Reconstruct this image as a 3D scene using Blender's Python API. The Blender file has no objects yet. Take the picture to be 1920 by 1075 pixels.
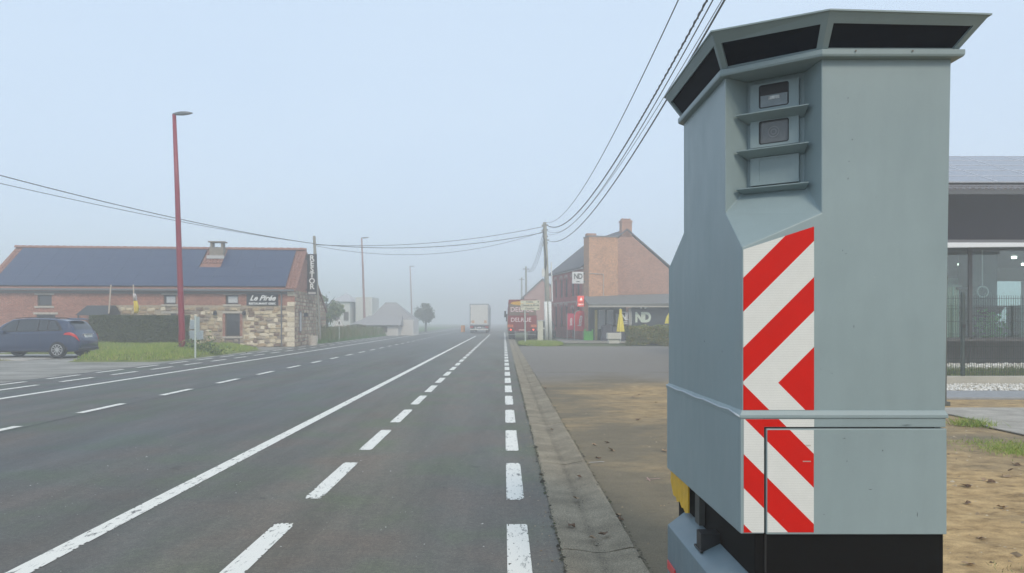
import bpy, bmesh, math, random
import numpy as np
from mathutils import Vector, Matrix, noise
R = math.radians
random.seed(7); np.random.seed(7)
SC = bpy.context.scene
FOG = 0.0072
COL = SC.collection

# ------------------------------------------------------------------ camera, world, sun, exposure
F = 1387.0; VX = 945.0; HY = 603.0; EYE = 1.5          # focal length in px of the 1920 px frame, vanishing point, eye height
cd = bpy.data.cameras.new("camera"); cam = bpy.data.objects.new("camera", cd); COL.objects.link(cam)
cam.location = (0, 0, EYE); cam.rotation_euler = (R(90), 0, 0)
cd.sensor_width = 36; cd.lens = 36 * F / 1920
cd.shift_x = (960 - VX) / 1920; cd.shift_y = (HY - 537.5) / 1920
cd.clip_end = 3000; cd.clip_start = 0.05
SC.camera = cam

SUN_EL, SUN_AZ = R(40), R(160)                          # azimuth measured clockwise from +Y: behind the camera, a bit to its right
w = bpy.data.worlds.new("World"); SC.world = w; w.use_nodes = True
nt = w.node_tree; nt.nodes.clear()
sky = nt.nodes.new("ShaderNodeTexSky"); sky.sky_type = 'NISHITA'; sky.sun_disc = False
sky.sun_elevation = SUN_EL; sky.sun_rotation = SUN_AZ; sky.air_density = 1.0; sky.dust_density = 3.0
bg = nt.nodes.new("ShaderNodeBackground"); mx = nt.nodes.new("ShaderNodeMixRGB"); ow = nt.nodes.new("ShaderNodeOutputWorld")
mx.inputs[0].default_value = 0.8                        # the cloud cover over the clear sky
mx.inputs[2].default_value = (7.75, 9.5, 11.6, 1)
bg.inputs[1].default_value = 0.1
wtc = nt.nodes.new("ShaderNodeTexCoord"); wno = nt.nodes.new("ShaderNodeTexNoise"); wno.inputs['Scale'].default_value = 2.2; wno.inputs['Detail'].default_value = 5
wmp = nt.nodes.new("ShaderNodeMapping"); wmp.inputs['Scale'].default_value = (1, 1, 2.5); nt.links.new(wtc.outputs['Generated'], wmp.inputs[0]); nt.links.new(wmp.outputs[0], wno.inputs[0])
wrp = nt.nodes.new("ShaderNodeMixRGB"); wrp.inputs[1].default_value = (7.3, 9.1, 11.35, 1); wrp.inputs[2].default_value = (8.25, 9.9, 11.7, 1)
nt.links.new(wno.outputs[0], wrp.inputs[0]); nt.links.new(wrp.outputs[0], mx.inputs[2])
nt.links.new(sky.outputs[0], mx.inputs[1]); nt.links.new(mx.outputs[0], bg.inputs[0]); nt.links.new(bg.outputs[0], ow.inputs[0])
sl = bpy.data.lights.new("sun", 'SUN'); sl.energy = 1.9; sl.angle = R(14); sl.color = (1.0, 0.87, 0.70)
so = bpy.data.objects.new("sun", sl); COL.objects.link(so)
sd = Vector((math.sin(SUN_AZ) * math.cos(SUN_EL), math.cos(SUN_AZ) * math.cos(SUN_EL), math.sin(SUN_EL)))
so.rotation_euler = sd.to_track_quat('Z', 'Y').to_euler(); so.location = (0, -20, 60)
SC.view_settings.view_transform = 'Standard'; SC.view_settings.look = 'None'
SC.view_settings.exposure = 0.0; SC.view_settings.gamma = 1.0
SC.render.engine = 'CYCLES'
cy = SC.cycles
cy.use_denoising = True; cy.max_bounces = 8; cy.diffuse_bounces = 3; cy.glossy_bounces = 3; cy.transmission_bounces = 4
cy.volume_bounces = 6; cy.transparent_max_bounces = 8
try: cy.denoiser = 'OPENIMAGEDENOISE'
except Exception: pass

# ------------------------------------------------------------------ helpers
def at(px, py, Y):                                      # photo pixel at distance Y -> point
    return Vector(((px - VX) * Y / F, Y, EYE + (HY - py) * Y / F))
def gd(py): return F * EYE / (py - HY)                  # distance of a ground pixel row

class MB:
    def __init__(s): s.v = []; s.f = []
    def add(s, vs, fs):
        n = len(s.v); s.v += [tuple(v) for v in vs]; s.f += [tuple(i + n for i in f) for f in fs]; return s
    def box(s, a, b, rz=0, c=None):
        (x0, y0, z0), (x1, y1, z1) = a, b
        vs = [(x0,y0,z0),(x1,y0,z0),(x1,y1,z0),(x0,y1,z0),(x0,y0,z1),(x1,y0,z1),(x1,y1,z1),(x0,y1,z1)]
        if rz:
            cx, cyy = c or ((x0+x1)/2, (y0+y1)/2); ca, sa = math.cos(rz), math.sin(rz)
            vs = [(cx+(x-cx)*ca-(y-cyy)*sa, cyy+(x-cx)*sa+(y-cyy)*ca, z) for x,y,z in vs]
        return s.add(vs, [(0,3,2,1),(4,5,6,7),(0,1,5,4),(1,2,6,5),(2,3,7,6),(3,0,4,7)])
    def prism(s, poly, d):                              # closed polygon of 3D points, extruded by vector d
        n = len(poly); d = Vector(d); p = [Vector(q) for q in poly]
        return s.add(p + [q + d for q in p], [tuple(range(n))[::-1], tuple(range(n, 2*n))] + [(i, (i+1) % n, n+(i+1) % n, n+i) for i in range(n)])
    def quad(s, *q): return s.add(q, [tuple(range(len(q)))])
    def tube(s, pts, r, n=8, cap=True):
        pts = [Vector(p) for p in pts]; rr = r if isinstance(r, (list, tuple)) else [r]*len(pts)
        vs = []; fs = []
        for i, p in enumerate(pts):
            t = (pts[min(i+1, len(pts)-1)] - pts[max(i-1, 0)]).normalized()
            a = t.orthogonal() if i == 0 else a - t * a.dot(t)
            a.normalize(); b = t.cross(a)
            for k in range(n):
                an = 2*math.pi*k/n; vs.append(p + (a*math.cos(an) + b*math.sin(an))*rr[i])
        for i in range(len(pts)-1):
            for k in range(n):
                k2 = (k+1) % n; fs.append((i*n+k, i*n+k2, (i+1)*n+k2, (i+1)*n+k))
        if cap: fs.append(tuple(range(n))[::-1]); fs.append(tuple(range((len(pts)-1)*n, len(pts)*n)))
        return s.add(vs, fs)
    def lathe(s, prof, n=24, axis='z', c=(0,0,0), cap=True):      # profile of (r, h)
        vs = []; m = len(prof)
        for r, h in prof:
            for k in range(n):
                a = 2*math.pi*k/n; x, y = r*math.cos(a), r*math.sin(a)
                p = (x, y, h) if axis == 'z' else (x, h, y) if axis == 'y' else (h, x, y)
                vs.append((p[0]+c[0], p[1]+c[1], p[2]+c[2]))
        fs = [(i*n+k, i*n+(k+1) % n, (i+1)*n+(k+1) % n, (i+1)*n+k) for i in range(m-1) for k in range(n)]
        if cap: fs.append(tuple(range(n))[::-1]); fs.append(tuple(range((m-1)*n, m*n)))
        return s.add(vs, fs)
    def mesh(s, name):
        me = bpy.data.meshes.new(name); me.from_pydata(s.v, [], s.f); me.update()
        bm = bmesh.new(); bm.from_mesh(me); bmesh.ops.recalc_face_normals(bm, faces=bm.faces); bm.to_mesh(me); bm.free()
        return me
    def build(s, name, m, parent=None, smooth=False, bevel=0, **kw):
        me = s.mesh(name); return link(name, me, m, parent, smooth, bevel, **kw)

def link(name, me, m, parent=None, smooth=False, bevel=0, label=None, cat=None, group=None, kind=None):
    o = bpy.data.objects.new(name, me); COL.objects.link(o)
    if m is not None and not me.materials: me.materials.append(m)
    if parent is not None: o.parent = parent
    if smooth: me.polygons.foreach_set('use_smooth', [True]*len(me.polygons)); 
    if bevel:
        b = o.modifiers.new('bevel', 'BEVEL'); b.width = bevel; b.segments = 2; b.limit_method = 'ANGLE'; b.angle_limit = R(35)
    return tag(o, label, cat, group, kind)
def tag(o, label=None, cat=None, group=None, kind=None):
    if label: o['label'] = label
    if cat: o['category'] = cat
    if group: o['group'] = group
    if kind: o['kind'] = kind
    return o
def thing(name, label, cat, loc=(0,0,0), rz=0, group=None):
    o = bpy.data.objects.new(name, None); COL.objects.link(o); o.location = loc; o.rotation_euler = (0,0,rz)
    o.empty_display_size = 0.2
    return tag(o, label, cat, group)
def kids(o, table): return table.get(o, [])
def dup_tree(o, parent=None):
    c = o.copy(); COL.objects.link(c)
    if parent is not None: c.parent = parent
    for ch in [x for x in list(COL.objects) if x.parent == o]: dup_tree(ch, c)
    return c
def fast_mesh(name, V, Fq, m, parent=None, **kw):       # numpy verts (n,3), faces (k,3 or 4)
    me = bpy.data.meshes.new(name); k = Fq.shape[1]
    me.vertices.add(len(V)); me.vertices.foreach_set('co', V.astype(np.float32).ravel())
    me.loops.add(Fq.size); me.loops.foreach_set('vertex_index', Fq.astype(np.int32).ravel())
    me.polygons.add(len(Fq)); me.polygons.foreach_set('loop_start', np.arange(0, Fq.size, k, dtype=np.int32))
    me.update(calc_edges=True); me.validate()
    return link(name, me, m, parent, **kw)

# ---- materials
MATS = {}
def mat(name, col, rough=0.6, metal=0.0, var=0.0, scale=6.0, bump=0.0, bscale=None, spec=0.5, emit=None, estr=0, col2=None, stretch=None, coat=0):
    if name in MATS: return MATS[name]
    m = bpy.data.materials.new(name); m.use_nodes = True; N = m.node_tree.nodes; L = m.node_tree.links
    b = N['Principled BSDF']; b.inputs['Roughness'].default_value = rough; b.inputs['Metallic'].default_value = metal
    b.inputs['Specular IOR Level'].default_value = spec; b.inputs['Coat Weight'].default_value = coat
    c = tuple(col) + (1,); b.inputs['Base Color'].default_value = c
    if emit: b.inputs['Emission Color'].default_value = tuple(emit)+(1,); b.inputs['Emission Strength'].default_value = estr
    if var or bump or col2:
        tc = N.new('ShaderNodeTexCoord'); mp = N.new('ShaderNodeMapping'); L.new(tc.outputs['Object'], mp.inputs[0])
        if stretch: mp.inputs['Scale'].default_value = stretch
    if var or col2:
        n1 = N.new('ShaderNodeTexNoise'); n1.inputs['Scale'].default_value = scale; n1.inputs['Detail'].default_value = 8; n1.inputs['Roughness'].default_value = 0.65
        L.new(mp.outputs[0], n1.inputs[0])
        r = N.new('ShaderNodeValToRGB'); L.new(n1.outputs[0], r.inputs[0])
        r.color_ramp.elements[0].position = 0.32; r.color_ramp.elements[1].position = 0.68
        c2 = col2 or tuple(min(1, x*(1+var)) for x in col)
        c1 = col if col2 else tuple(x*(1-var) for x in col)
        r.color_ramp.elements[0].color = tuple(c1)+(1,); r.color_ramp.elements[1].color = tuple(c2)+(1,)
        L.new(r.outputs[0], b.inputs['Base Color'])
    if bump:
        n2 = N.new('ShaderNodeTexNoise'); n2.inputs['Scale'].default_value = bscale or scale*6; n2.inputs['Detail'].default_value = 6
        L.new(mp.outputs[0], n2.inputs[0])
        bp = N.new('ShaderNodeBump'); bp.inputs['Strength'].default_value = bump; bp.inputs['Distance'].default_value = 0.01
        L.new(n2.outputs[0], bp.inputs['Height']); L.new(bp.outputs[0], b.inputs['Normal'])
    MATS[name] = m; return m

def nodes(m): return m.node_tree.nodes, m.node_tree.links, m.node_tree.nodes['Principled BSDF']
def nmath(N, L, op, a, b=None, c=None):
    n = N.new('ShaderNodeMath'); n.operation = op
    for i, v in enumerate((a, b, c)):
        if v is None: continue
        if isinstance(v, (int, float)): n.inputs[i].default_value = v
        else: L.new(v, n.inputs[i])
    return n.outputs[0]
def nnoise(N, L, vec, scale, detail=6, rough=0.6):
    n = N.new('ShaderNodeTexNoise'); n.inputs['Scale'].default_value = scale; n.inputs['Detail'].default_value = detail
    n.inputs['Roughness'].default_value = rough; L.new(vec, n.inputs[0]); return n.outputs[0]
def nramp(N, L, fac, stops):
    r = N.new('ShaderNodeValToRGB'); L.new(fac, r.inputs[0]); cr = r.color_ramp
    while len(cr.elements) < len(stops): cr.elements.new(0.5)
    for e, (p, c) in zip(cr.elements, stops): e.position = p; e.color = (tuple(c)+(1,)) if not isinstance(c, (int, float)) else (c, c, c, 1)
    return r.outputs[0]
def nmix(N, L, fac, a, b, mode='MIX'):
    n = N.new('ShaderNodeMixRGB'); n.blend_type = mode
    for i, v in enumerate((fac, a, b)):
        if isinstance(v, (int, float)): n.inputs[i].default_value = v if i == 0 else (v, v, v, 1)
        elif isinstance(v, tuple): n.inputs[i].default_value = tuple(v)+(1,)
        else: L.new(v, n.inputs[i])
    return n.outputs[0]
def nbump(N, L, b, h, strength, dist=0.01):
    bp = N.new('ShaderNodeBump'); bp.inputs['Strength'].default_value = strength; bp.inputs['Distance'].default_value = dist
    L.new(h, bp.inputs['Height']); L.new(bp.outputs[0], b.inputs['Normal'])

def brick_mat(name, c1, c2, mortar, bw=0.22, bh=0.07):
    m = mat(name, c1, 0.85, spec=0.2); N, L, b = nodes(m)
    tc = N.new('ShaderNodeTexCoord'); sp = N.new('ShaderNodeSeparateXYZ'); L.new(tc.outputs['Object'], sp.inputs[0])
    u = nmath(N, L, 'ADD', sp.outputs[0], sp.outputs[1]); cb = N.new('ShaderNodeCombineXYZ'); L.new(u, cb.inputs[0]); L.new(sp.outputs[2], cb.inputs[1])
    br = N.new('ShaderNodeTexBrick'); L.new(cb.outputs[0], br.inputs[0]); br.inputs['Scale'].default_value = 1
    br.inputs['Brick Width'].default_value = bw; br.inputs['Row Height'].default_value = bh; br.inputs['Mortar Size'].default_value = 0.006
    br.inputs['Color1'].default_value = tuple(c1)+(1,); br.inputs['Color2'].default_value = tuple(c2)+(1,); br.inputs['Mortar'].default_value = tuple(mortar)+(1,)
    ns = nnoise(N, L, tc.outputs['Object'], 1.3, 5); dirt = nramp(N, L, ns, [(0.3, 0.86), (0.7, 1.12)])
    ns2 = nnoise(N, L, tc.outputs['Object'], 9, 3); d2 = nramp(N, L, ns2, [(0.35, 0.8), (0.65, 1.2)])
    c = nmix(N, L, 1.0, br.outputs[0], dirt, 'MULTIPLY'); c = nmix(N, L, 1.0, c, d2, 'MULTIPLY'); L.new(c, b.inputs['Base Color'])
    nbump(N, L, b, br.outputs['Fac'], -0.6, 0.01)
    return m

def glass_mat(name, tint=(0.8, 0.85, 0.85), rough=0.02, alpha=0.35):
    m = bpy.data.materials.new(name); m.use_nodes = True; N = m.node_tree.nodes; L = m.node_tree.links; N.clear()
    o = N.new('ShaderNodeOutputMaterial'); t = N.new('ShaderNodeBsdfTransparent'); t.inputs[0].default_value = tuple(tint)+(1,)
    g = N.new('ShaderNodeBsdfGlossy'); g.inputs['Roughness'].default_value = rough; fr = N.new('ShaderNodeFresnel'); fr.inputs[0].default_value = 1.5
    f2 = nmath(N, L, 'ADD', fr.outputs[0], alpha); mxs = N.new('ShaderNodeMixShader'); L.new(f2, mxs.inputs[0]); L.new(t.outputs[0], mxs.inputs[1]); L.new(g.outputs[0], mxs.inputs[2])
    L.new(mxs.outputs[0], o.inputs[0]); return m

def text(body, size, m, parent, M, name='lettering', shear=0, bold=0.0, space=1.0, extrude=0.004, align='CENTER', xs=1.0, **kw):
    """lettering: local x to the right, local y up, placed with matrix M (in the parent's space)"""
    c = bpy.data.curves.new(name, 'FONT'); c.body = body; c.size = size; c.shear = shear; c.offset = bold; c.space_character = space
    c.extrude = extrude; c.align_x = align; c.align_y = 'CENTER'; c.resolution_u = 3
    t = bpy.data.objects.new(name, c); COL.objects.link(t)
    bpy.context.view_layer.update(); me = bpy.data.meshes.new_from_object(t); bpy.data.objects.remove(t)
    me.transform(Matrix.Diagonal((xs, 1, 1, 1))); me.transform(M); me.materials.clear()
    return link(name, me, m, parent, **kw)
def face_m(x, y, z):                                   # a text plane facing the camera (-Y)
    return Matrix.Translation((x, y, z)) @ Matrix.Rotation(R(90), 4, 'X')

def leaf_cloud(name, m, pts, size, parent=None, flat=0.0, **kw):
    n = len(pts); P = np.asarray(pts); d = np.random.normal(size=(n, 3)); d /= np.linalg.norm(d, axis=1)[:, None]
    e = np.random.normal(size=(n, 3)); e -= d*(e*d).sum(1)[:, None]; e /= np.linalg.norm(e, axis=1)[:, None]
    s = size*np.random.uniform(0.55, 1.35, (n, 1)); a = d*s; b = e*s*0.55
    V = np.stack([P-a, P+b*1.0, P+a, P-b], 1).reshape(-1, 3)
    return fast_mesh(name, V, np.arange(4*n).reshape(n, 4), m, parent, **kw)
def blades(name, m, xy, h, wd, parent=None, z0=0.0, lean=0.5, **kw):
    n = len(xy); P = np.zeros((n, 3)); P[:, :2] = xy; P[:, 2] = z0
    an = np.random.uniform(0, 2*np.pi, n); hh = h*np.random.uniform(0.4, 1.3, n)
    w_ = np.stack([np.cos(an), np.sin(an), np.zeros(n)], 1)*wd
    ln = np.random.uniform(-lean, lean, (n, 2))*hh[:, None]
    T = P.copy(); T[:, :2] += ln; T[:, 2] += hh
    V = np.stack([P-w_, P+w_, T], 1).reshape(-1, 3)
    return fast_mesh(name, V, np.arange(3*n).reshape(n, 3), m, parent, **kw)

def foliage_mat(name, a, b, c=None):
    m = mat(name, a, 0.6, spec=0.25); N, L, bs = nodes(m); g = N.new('ShaderNodeNewGeometry')
    st = [(0.0, a), (0.6, b)] + ([(0.92, c)] if c else []); L.new(nramp(N, L, g.outputs['Random Per Island'], st), bs.inputs['Base Color'])
    return m
# ------------------------------------------------------------------ palette
white_paint = mat('white_paint', (0.72, 0.73, 0.72), 0.45)
black = mat('black_metal', (0.012, 0.012, 0.013), 0.45)
dark_hole = mat('dark_interior', (0.01, 0.011, 0.013), 0.5)
rubber = mat('rubber', (0.02, 0.02, 0.021), 0.8)
chrome = mat('alloy', (0.6, 0.6, 0.6), 0.3, 0.8)
red_lamp = mat('red_lens', (0.55, 0.02, 0.02), 0.2)
grass_m = foliage_mat('grass', (0.14, 0.24, 0.03), (0.26, 0.36, 0.05), (0.40, 0.40, 0.12))
weed_m = foliage_mat('weeds', (0.07, 0.13, 0.03), (0.14, 0.2, 0.06), (0.25, 0.2, 0.12))

# road surface
def asphalt(name, base, warm, lanes=False):
    m = mat(name, base, 0.55, spec=0.4); N, L, b = nodes(m); tc = N.new('ShaderNodeTexCoord'); v = tc.outputs['Object']
    mp = N.new('ShaderNodeMapping'); mp.inputs['Scale'].default_value = (1.0, 0.12, 1); L.new(v, mp.inputs[0])
    big = nnoise(N, L, mp.outputs[0], 0.55, 5, 0.6); fine = nnoise(N, L, v, 160, 3, 0.7); mid = nnoise(N, L, v, 12, 5, 0.7)
    f0 = nramp(N, L, big, [(0.35, 0.0), (0.65, 1.0)])
    if lanes:                                           # the cycle lane is an older, browner surface than the carriageway; wheels polish two tracks
        s = N.new('ShaderNodeSeparateXYZ'); L.new(v, s.inputs[0])
        lane = nramp(N, L, nmath(N, L, 'ADD', nmath(N, L, 'MULTIPLY', s.outputs[0], 0.05), 0.5), [(0.30, 0.15), (0.352, 0.35), (0.40, 1.0)])
        f0 = nmix(N, L, 0.55, f0, lane)
    c = nmix(N, L, f0, tuple(base), tuple(warm))
    c = nmix(N, L, 1.0, c, nramp(N, L, mid, [(0.3, 0.82), (0.7, 1.18)]), 'MULTIPLY')
    c = nmix(N, L, 1.0, c, nramp(N, L, fine, [(0.3, 0.55), (0.5, 1.0), (0.72, 1.7)]), 'MULTIPLY')
    grain = nnoise(N, L, v, 42, 4, 0.8); c = nmix(N, L, 1.0, c, nramp(N, L, grain, [(0.3, 0.66), (0.5, 1.0), (0.7, 1.45)]), 'MULTIPLY')
    pt = nnoise(N, L, mp.outputs[0], 1.7, 7, 0.7); c = nmix(N, L, 1.0, c, nramp(N, L, pt, [(0.36, 0.80), (0.5, 1.0), (0.64, 1.2)]), 'MULTIPLY')
    sm = nnoise(N, L, v, 2.3, 3, 0.5); c = nmix(N, L, 1.0, c, nramp(N, L, sm, [(0.22, 0.5), (0.30, 1.0)]), 'MULTIPLY')
    tint = nnoise(N, L, v, 0.9, 4, 0.5); c = nmix(N, L, 1.0, c, nramp(N, L, tint, [(0.36, (1.10, 0.97, 0.95)), (0.5, (1.0, 1.0, 1.0)), (0.64, (0.90, 1.06, 0.84))]), 'MULTIPLY'); L.new(c, b.inputs['Base Color'])
    L.new(nramp(N, L, big, [(0.3, 0.5), (0.7, 0.68)]), b.inputs['Roughness'])
    nbump(N, L, b, fine, 0.5, 0.004); return m
road_m = asphalt('road_asphalt', (0.068, 0.074, 0.073), (0.124, 0.114, 0.088), True)
lot_m = asphalt('lot_asphalt', (0.125, 0.12, 0.115), (0.165, 0.145, 0.12))

def marking_mat():
    m = mat('road_paint', (0.75, 0.76, 0.74), 0.6); N, L, b = nodes(m); tc = N.new('ShaderNodeTexCoord'); v = tc.outputs['Object']
    mp = N.new('ShaderNodeMapping'); mp.inputs['Scale'].default_value = (1, 0.3, 1); L.new(v, mp.inputs[0])
    n = nnoise(N, L, mp.outputs[0], 26, 6, 0.75); n2 = nnoise(N, L, v, 3, 3)
    f = nramp(N, L, nmath(N, L, 'ADD', n, nmath(N, L, 'MULTIPLY', n2, 0.35)), [(0.74, 0.0), (0.84, 1.0)])
    L.new(nmix(N, L, f, (0.76, 0.75, 0.69), (0.13, 0.13, 0.12)), b.inputs['Base Color']); return m
paint_m = marking_mat()

# ------------------------------------------------------------------ ground, road
earth = mat('earth_grass', (0.07, 0.1, 0.04), 0.95, col2=(0.14, 0.15, 0.07), scale=0.8, bump=0.5, spec=0.1)
MB().quad((-295, -30, -0.06), (295, -30, -0.06), (295, 445, -0.06), (-295, 445, -0.06)).build('ground', earth, kind='structure')
road = MB().quad((-12.25, -25, 0), (0.37, -25, 0), (0.37, 440, 0), (-12.25, 440, 0)).build('road', road_m, kind='structure')

# near lot: worn asphalt dusted with sand, real relief
def dirt_mat():
    m = mat('sandy_lot', (0.3, 0.24, 0.16), 0.9, spec=0.15); N, L, b = nodes(m); tc = N.new('ShaderNodeTexCoord'); v = tc.outputs['Object']
    s = N.new('ShaderNodeSeparateXYZ'); L.new(v, s.inputs[0])
    mp = N.new('ShaderNodeMapping'); mp.inputs['Scale'].default_value = (0.75, 1.05, 1); L.new(v, mp.inputs[0])
    big = nnoise(N, L, mp.outputs[0], 0.7, 7, 0.6); mid = nnoise(N, L, mp.outputs[0], 5, 8, 0.7); fine = nnoise(N, L, v, 120, 4, 0.75)
    # sand lies thickest to the right of the cabinet and in a band between 11 and 19 m
    bx = nramp(N, L, nmath(N, L, 'DIVIDE', s.outputs[0], 10.0), [(0.13, 0.0), (0.27, 0.75), (0.8, 0.6)])
    by = nramp(N, L, nmath(N, L, 'DIVIDE', s.outputs[1], 40.0), [(0.2, 0.0), (0.31, 0.55), (0.42, 0.5), (0.48, 0.0)])
    near = nramp(N, L, nmath(N, L, 'DIVIDE', s.outputs[1], 40.0), [(0.17, 1.0), (0.26, 0.15), (0.5, 0.0)])
    cover = nmath(N, L, 'MAXIMUM', nmath(N, L, 'MULTIPLY', bx, near), nmath(N, L, 'MULTIPLY', by, nramp(N, L, nmath(N, L, 'DIVIDE', s.outputs[0], 10.0), [(0.1, 0.3), (0.3, 1.0)])))
    f = nmath(N, L, 'ADD', cover, nmath(N, L, 'MULTIPLY', nmath(N, L, 'SUBTRACT', big, 0.5), 1.4))
    far = nramp(N, L, nmath(N, L, 'ADD', nmath(N, L, 'DIVIDE', s.outputs[1], 40.0), nmath(N, L, 'MULTIPLY', nmath(N, L, 'SUBTRACT', big, .5), .25)), [(0.44, 0.0), (0.54, 1.0)])
    gray = nmix(N, L, nramp(N, L, big, [(0.35, 0.0), (0.65, 1.0)]), (0.165, 0.14, 0.098), (0.215, 0.18, 0.122))
    gray = nmix(N, L, far, gray, (0.215, 0.20, 0.178))
    f = nmath(N, L, 'MULTIPLY', nramp(N, L, f, [(0.1, 0.0), (0.7, 1.0)]), nmath(N, L, 'SUBTRACT', 1.0, far))
    sand = nmix(N, L, nramp(N, L, mid, [(0.35, 0.0), (0.65, 1.0)]), (0.29, 0.195, 0.095), (0.50, 0.355, 0.18))
    c = nmix(N, L, f, gray, sand)
    c = nmix(N, L, 1.0, c, nramp(N, L, fine, [(0.3, 0.7), (0.7, 1.3)]), 'MULTIPLY')
    md = nmix(N, L, f, nramp(N, L, mid, [(0.28, 0.86), (0.5, 1.0), (0.7, 1.06)]), nramp(N, L, mid, [(0.28, 0.5), (0.46, 1.0), (0.7, 1.15)]))
    cr = nmath(N, L, 'ABSOLUTE', nmath(N, L, 'SUBTRACT', nnoise(N, L, v, 1.1, 8, 0.55), 0.5)); c = nmix(N, L, 1.0, c, nramp(N, L, cr, [(0.0, 0.55), (0.006, 1.0)]), 'MULTIPLY') if False else c
    L.new(nmix(N, L, 1.0, c, md, 'MULTIPLY'), b.inputs['Base Color'])
    h = nmath(N, L, 'ADD', nmath(N, L, 'MULTIPLY', mid, 1.0), nmath(N, L, 'MULTIPLY', fine, 0.12)); nbump(N, L, b, h, 0.7, 0.03)
    return m
def relief(name, x0, x1, y0, y1, dx, dy, fn, m, **kw):
    nx = int((x1-x0)/dx)+1; ny = int((y1-y0)/dy)+1
    xs = np.linspace(x0, x1, nx); ys = np.linspace(y0, y1, ny)
    V = np.array([(x, y, fn(x, y)) for y in ys for x in xs]); i = np.arange(nx*ny).reshape(ny, nx)
    Fq = np.stack([i[:-1, :-1], i[:-1, 1:], i[1:, 1:], i[1:, :-1]], -1).reshape(-1, 4)
    o = fast_mesh(name, V, Fq, m, **kw); o.data.polygons.foreach_set('use_smooth', [True]*len(o.data.polygons)); return o
def lot_h(x, y):
    k = min(1, max(0, (x-1.9)/1.2))*min(1, max(0, (9-y)/3)); e = min(1, (x-0.86)/0.2)
    return -0.012 + e*(0.006*noise.noise((x*0.8, y*0.8, 0)) + k*(0.035*noise.noise((x*1.3, y*1.9, 3))+0.014*noise.noise((x*5, y*8, 1))+0.006*noise.noise((x*14, y*16, 2))))
relief('dirt_lot', 0.86, 9.5, -3, 22, 0.06, 0.09, lot_h, dirt_mat(), kind='structure')
MB().quad((0.86, 22, -0.008), (9.5, 22, -0.008), (9.5, 45, -0.008), (0.86, 45, -0.008)).add([(9.5, 17.6, -0.02), (40, 17.6, -0.02), (40, 45, -0.02), (9.5, 45, -0.02)], [(0,1,2,3)]).build('car_park', MATS['sandy_lot'], kind='structure')
MB().quad((9.5, -3, -0.016), (40, -3, -0.016), (40, 17.6, -0.016), (9.5, 17.6, -0.016)).build('yard', MATS['sandy_lot'], kind='structure')
conc = mat('pale_concrete', (0.36, 0.34, 0.30), 0.85, var=0.25, scale=2.5, bump=0.4, bscale=60, spec=0.2)
# slabs of the pale path past the cabinet
path = thing('path', None, None); path['kind'] = 'structure'
for j, (ya, yb, xs) in enumerate([(7.4, 9.15, 7.0), (9.17, 10.95, 6.85), (10.97, 12.75, 7.15)]):
    for i in range(7):
        x0 = xs + i*1.55
        MB().prism([(x0, ya, 0.0), (x0+1.53, ya, 0.0), (x0+1.53, yb, 0.0), (x0, yb, 0.0)], (0, 0, 0.018)).build('slab', conc, path, bevel=0.006)
MB().box((4.0, 14.35, -0.02), (30, 15.75, 0.03)).build('pavement', mat('grey_kerb', (0.27, 0.28, 0.29), 0.8, var=0.15), kind='structure', bevel=0.01)

# gutter: dished concrete slabs with open joints
gut = mat('gutter_concrete', (0.27, 0.235, 0.175), 0.9, var=0.3, scale=2.0, bump=0.8, bscale=90, spec=0.15)
N_, L_, b_ = nodes(gut); tc_ = N_.new('ShaderNodeTexCoord'); s_ = N_.new('ShaderNodeSeparateXYZ'); L_.new(tc_.outputs['Object'], s_.inputs[0])
old = b_.inputs['Base Color'].links[0].from_socket
fn_ = nramp(N_, L_, nnoise(N_, L_, tc_.outputs['Object'], 110, 3, 0.8), [(0.3, 0.5), (0.52, 1.0), (0.7, 1.7)])
dirtl = nmath(N_, L_, 'ADD', nmath(N_, L_, 'ABSOLUTE', nmath(N_, L_, 'SUBTRACT', s_.outputs[0], 0.62)), nmath(N_, L_, 'MULTIPLY', nnoise(N_, L_, tc_.outputs['Object'], 3, 5), 0.08))
c_ = nmix(N_, L_, 1.0, old, fn_, 'MULTIPLY'); c_ = nmix(N_, L_, 1.0, c_, nramp(N_, L_, dirtl, [(0.02, 0.72), (0.09, 1.0)]), 'MULTIPLY'); L_.new(c_, b_.inputs['Base Color'])
gutter = thing('gutter', None, None); gutter['kind'] = 'structure'
MB().box((0.37, -10, -0.06), (0.86, 90, -0.045)).build('gutter_bed', mat('joint_dirt', (0.05, 0.045, 0.035), 0.95), gutter)
prof = [(0.372, 0.004), (0.40, 0.012), (0.50, 0.004), (0.60, -0.012), (0.66, -0.012), (0.76, 0.008), (0.83, 0.022), (0.858, 0.018)]
for k in range(33):
    y0 = 1.85 + 3.0*(k-3) if k < 24 else 1.85 + 3.0*(k-3); y1 = y0 + 3.0 - 0.022
    mb = MB(); nseg = 14; vs = []
    for j in range(nseg+1):
        y = y0 + (y1-y0)*j/nseg
        for q, (x, z) in enumerate(prof):
            jx = 0.008*noise.noise((y*3, q*7.1, k)) if q in (0, len(prof)-1) else 0
            jy = 0.02*noise.noise((x*4, k*3.3, 5)) if j in (0, nseg) else 0
            vs.append((x+jx, y+jy, z))
    n = len(prof); fs = [(j*n+q, j*n+q+1, (j+1)*n+q+1, (j+1)*n+q) for j in range(nseg) for q in range(n-1)]
    base = len(vs); vs += [(prof[0][0], y0, -0.05), (prof[-1][0], y0, -0.05), (prof[-1][0], y1, -0.05), (prof[0][0], y1, -0.05)]
    fs += [tuple(range(n)) + (base+1, base), tuple(nseg*n+q for q in range(n))[::-1] + (base+3, base+2)]
    fs += [tuple(j*n for j in range(nseg+1)) + (base+3, base), tuple(j*n+n-1 for j in range(nseg+1))[::-1] + (base+1, base+2)]
    mb.add(vs, fs).build('gutter_slab', gut, gutter, smooth=False)

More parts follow.
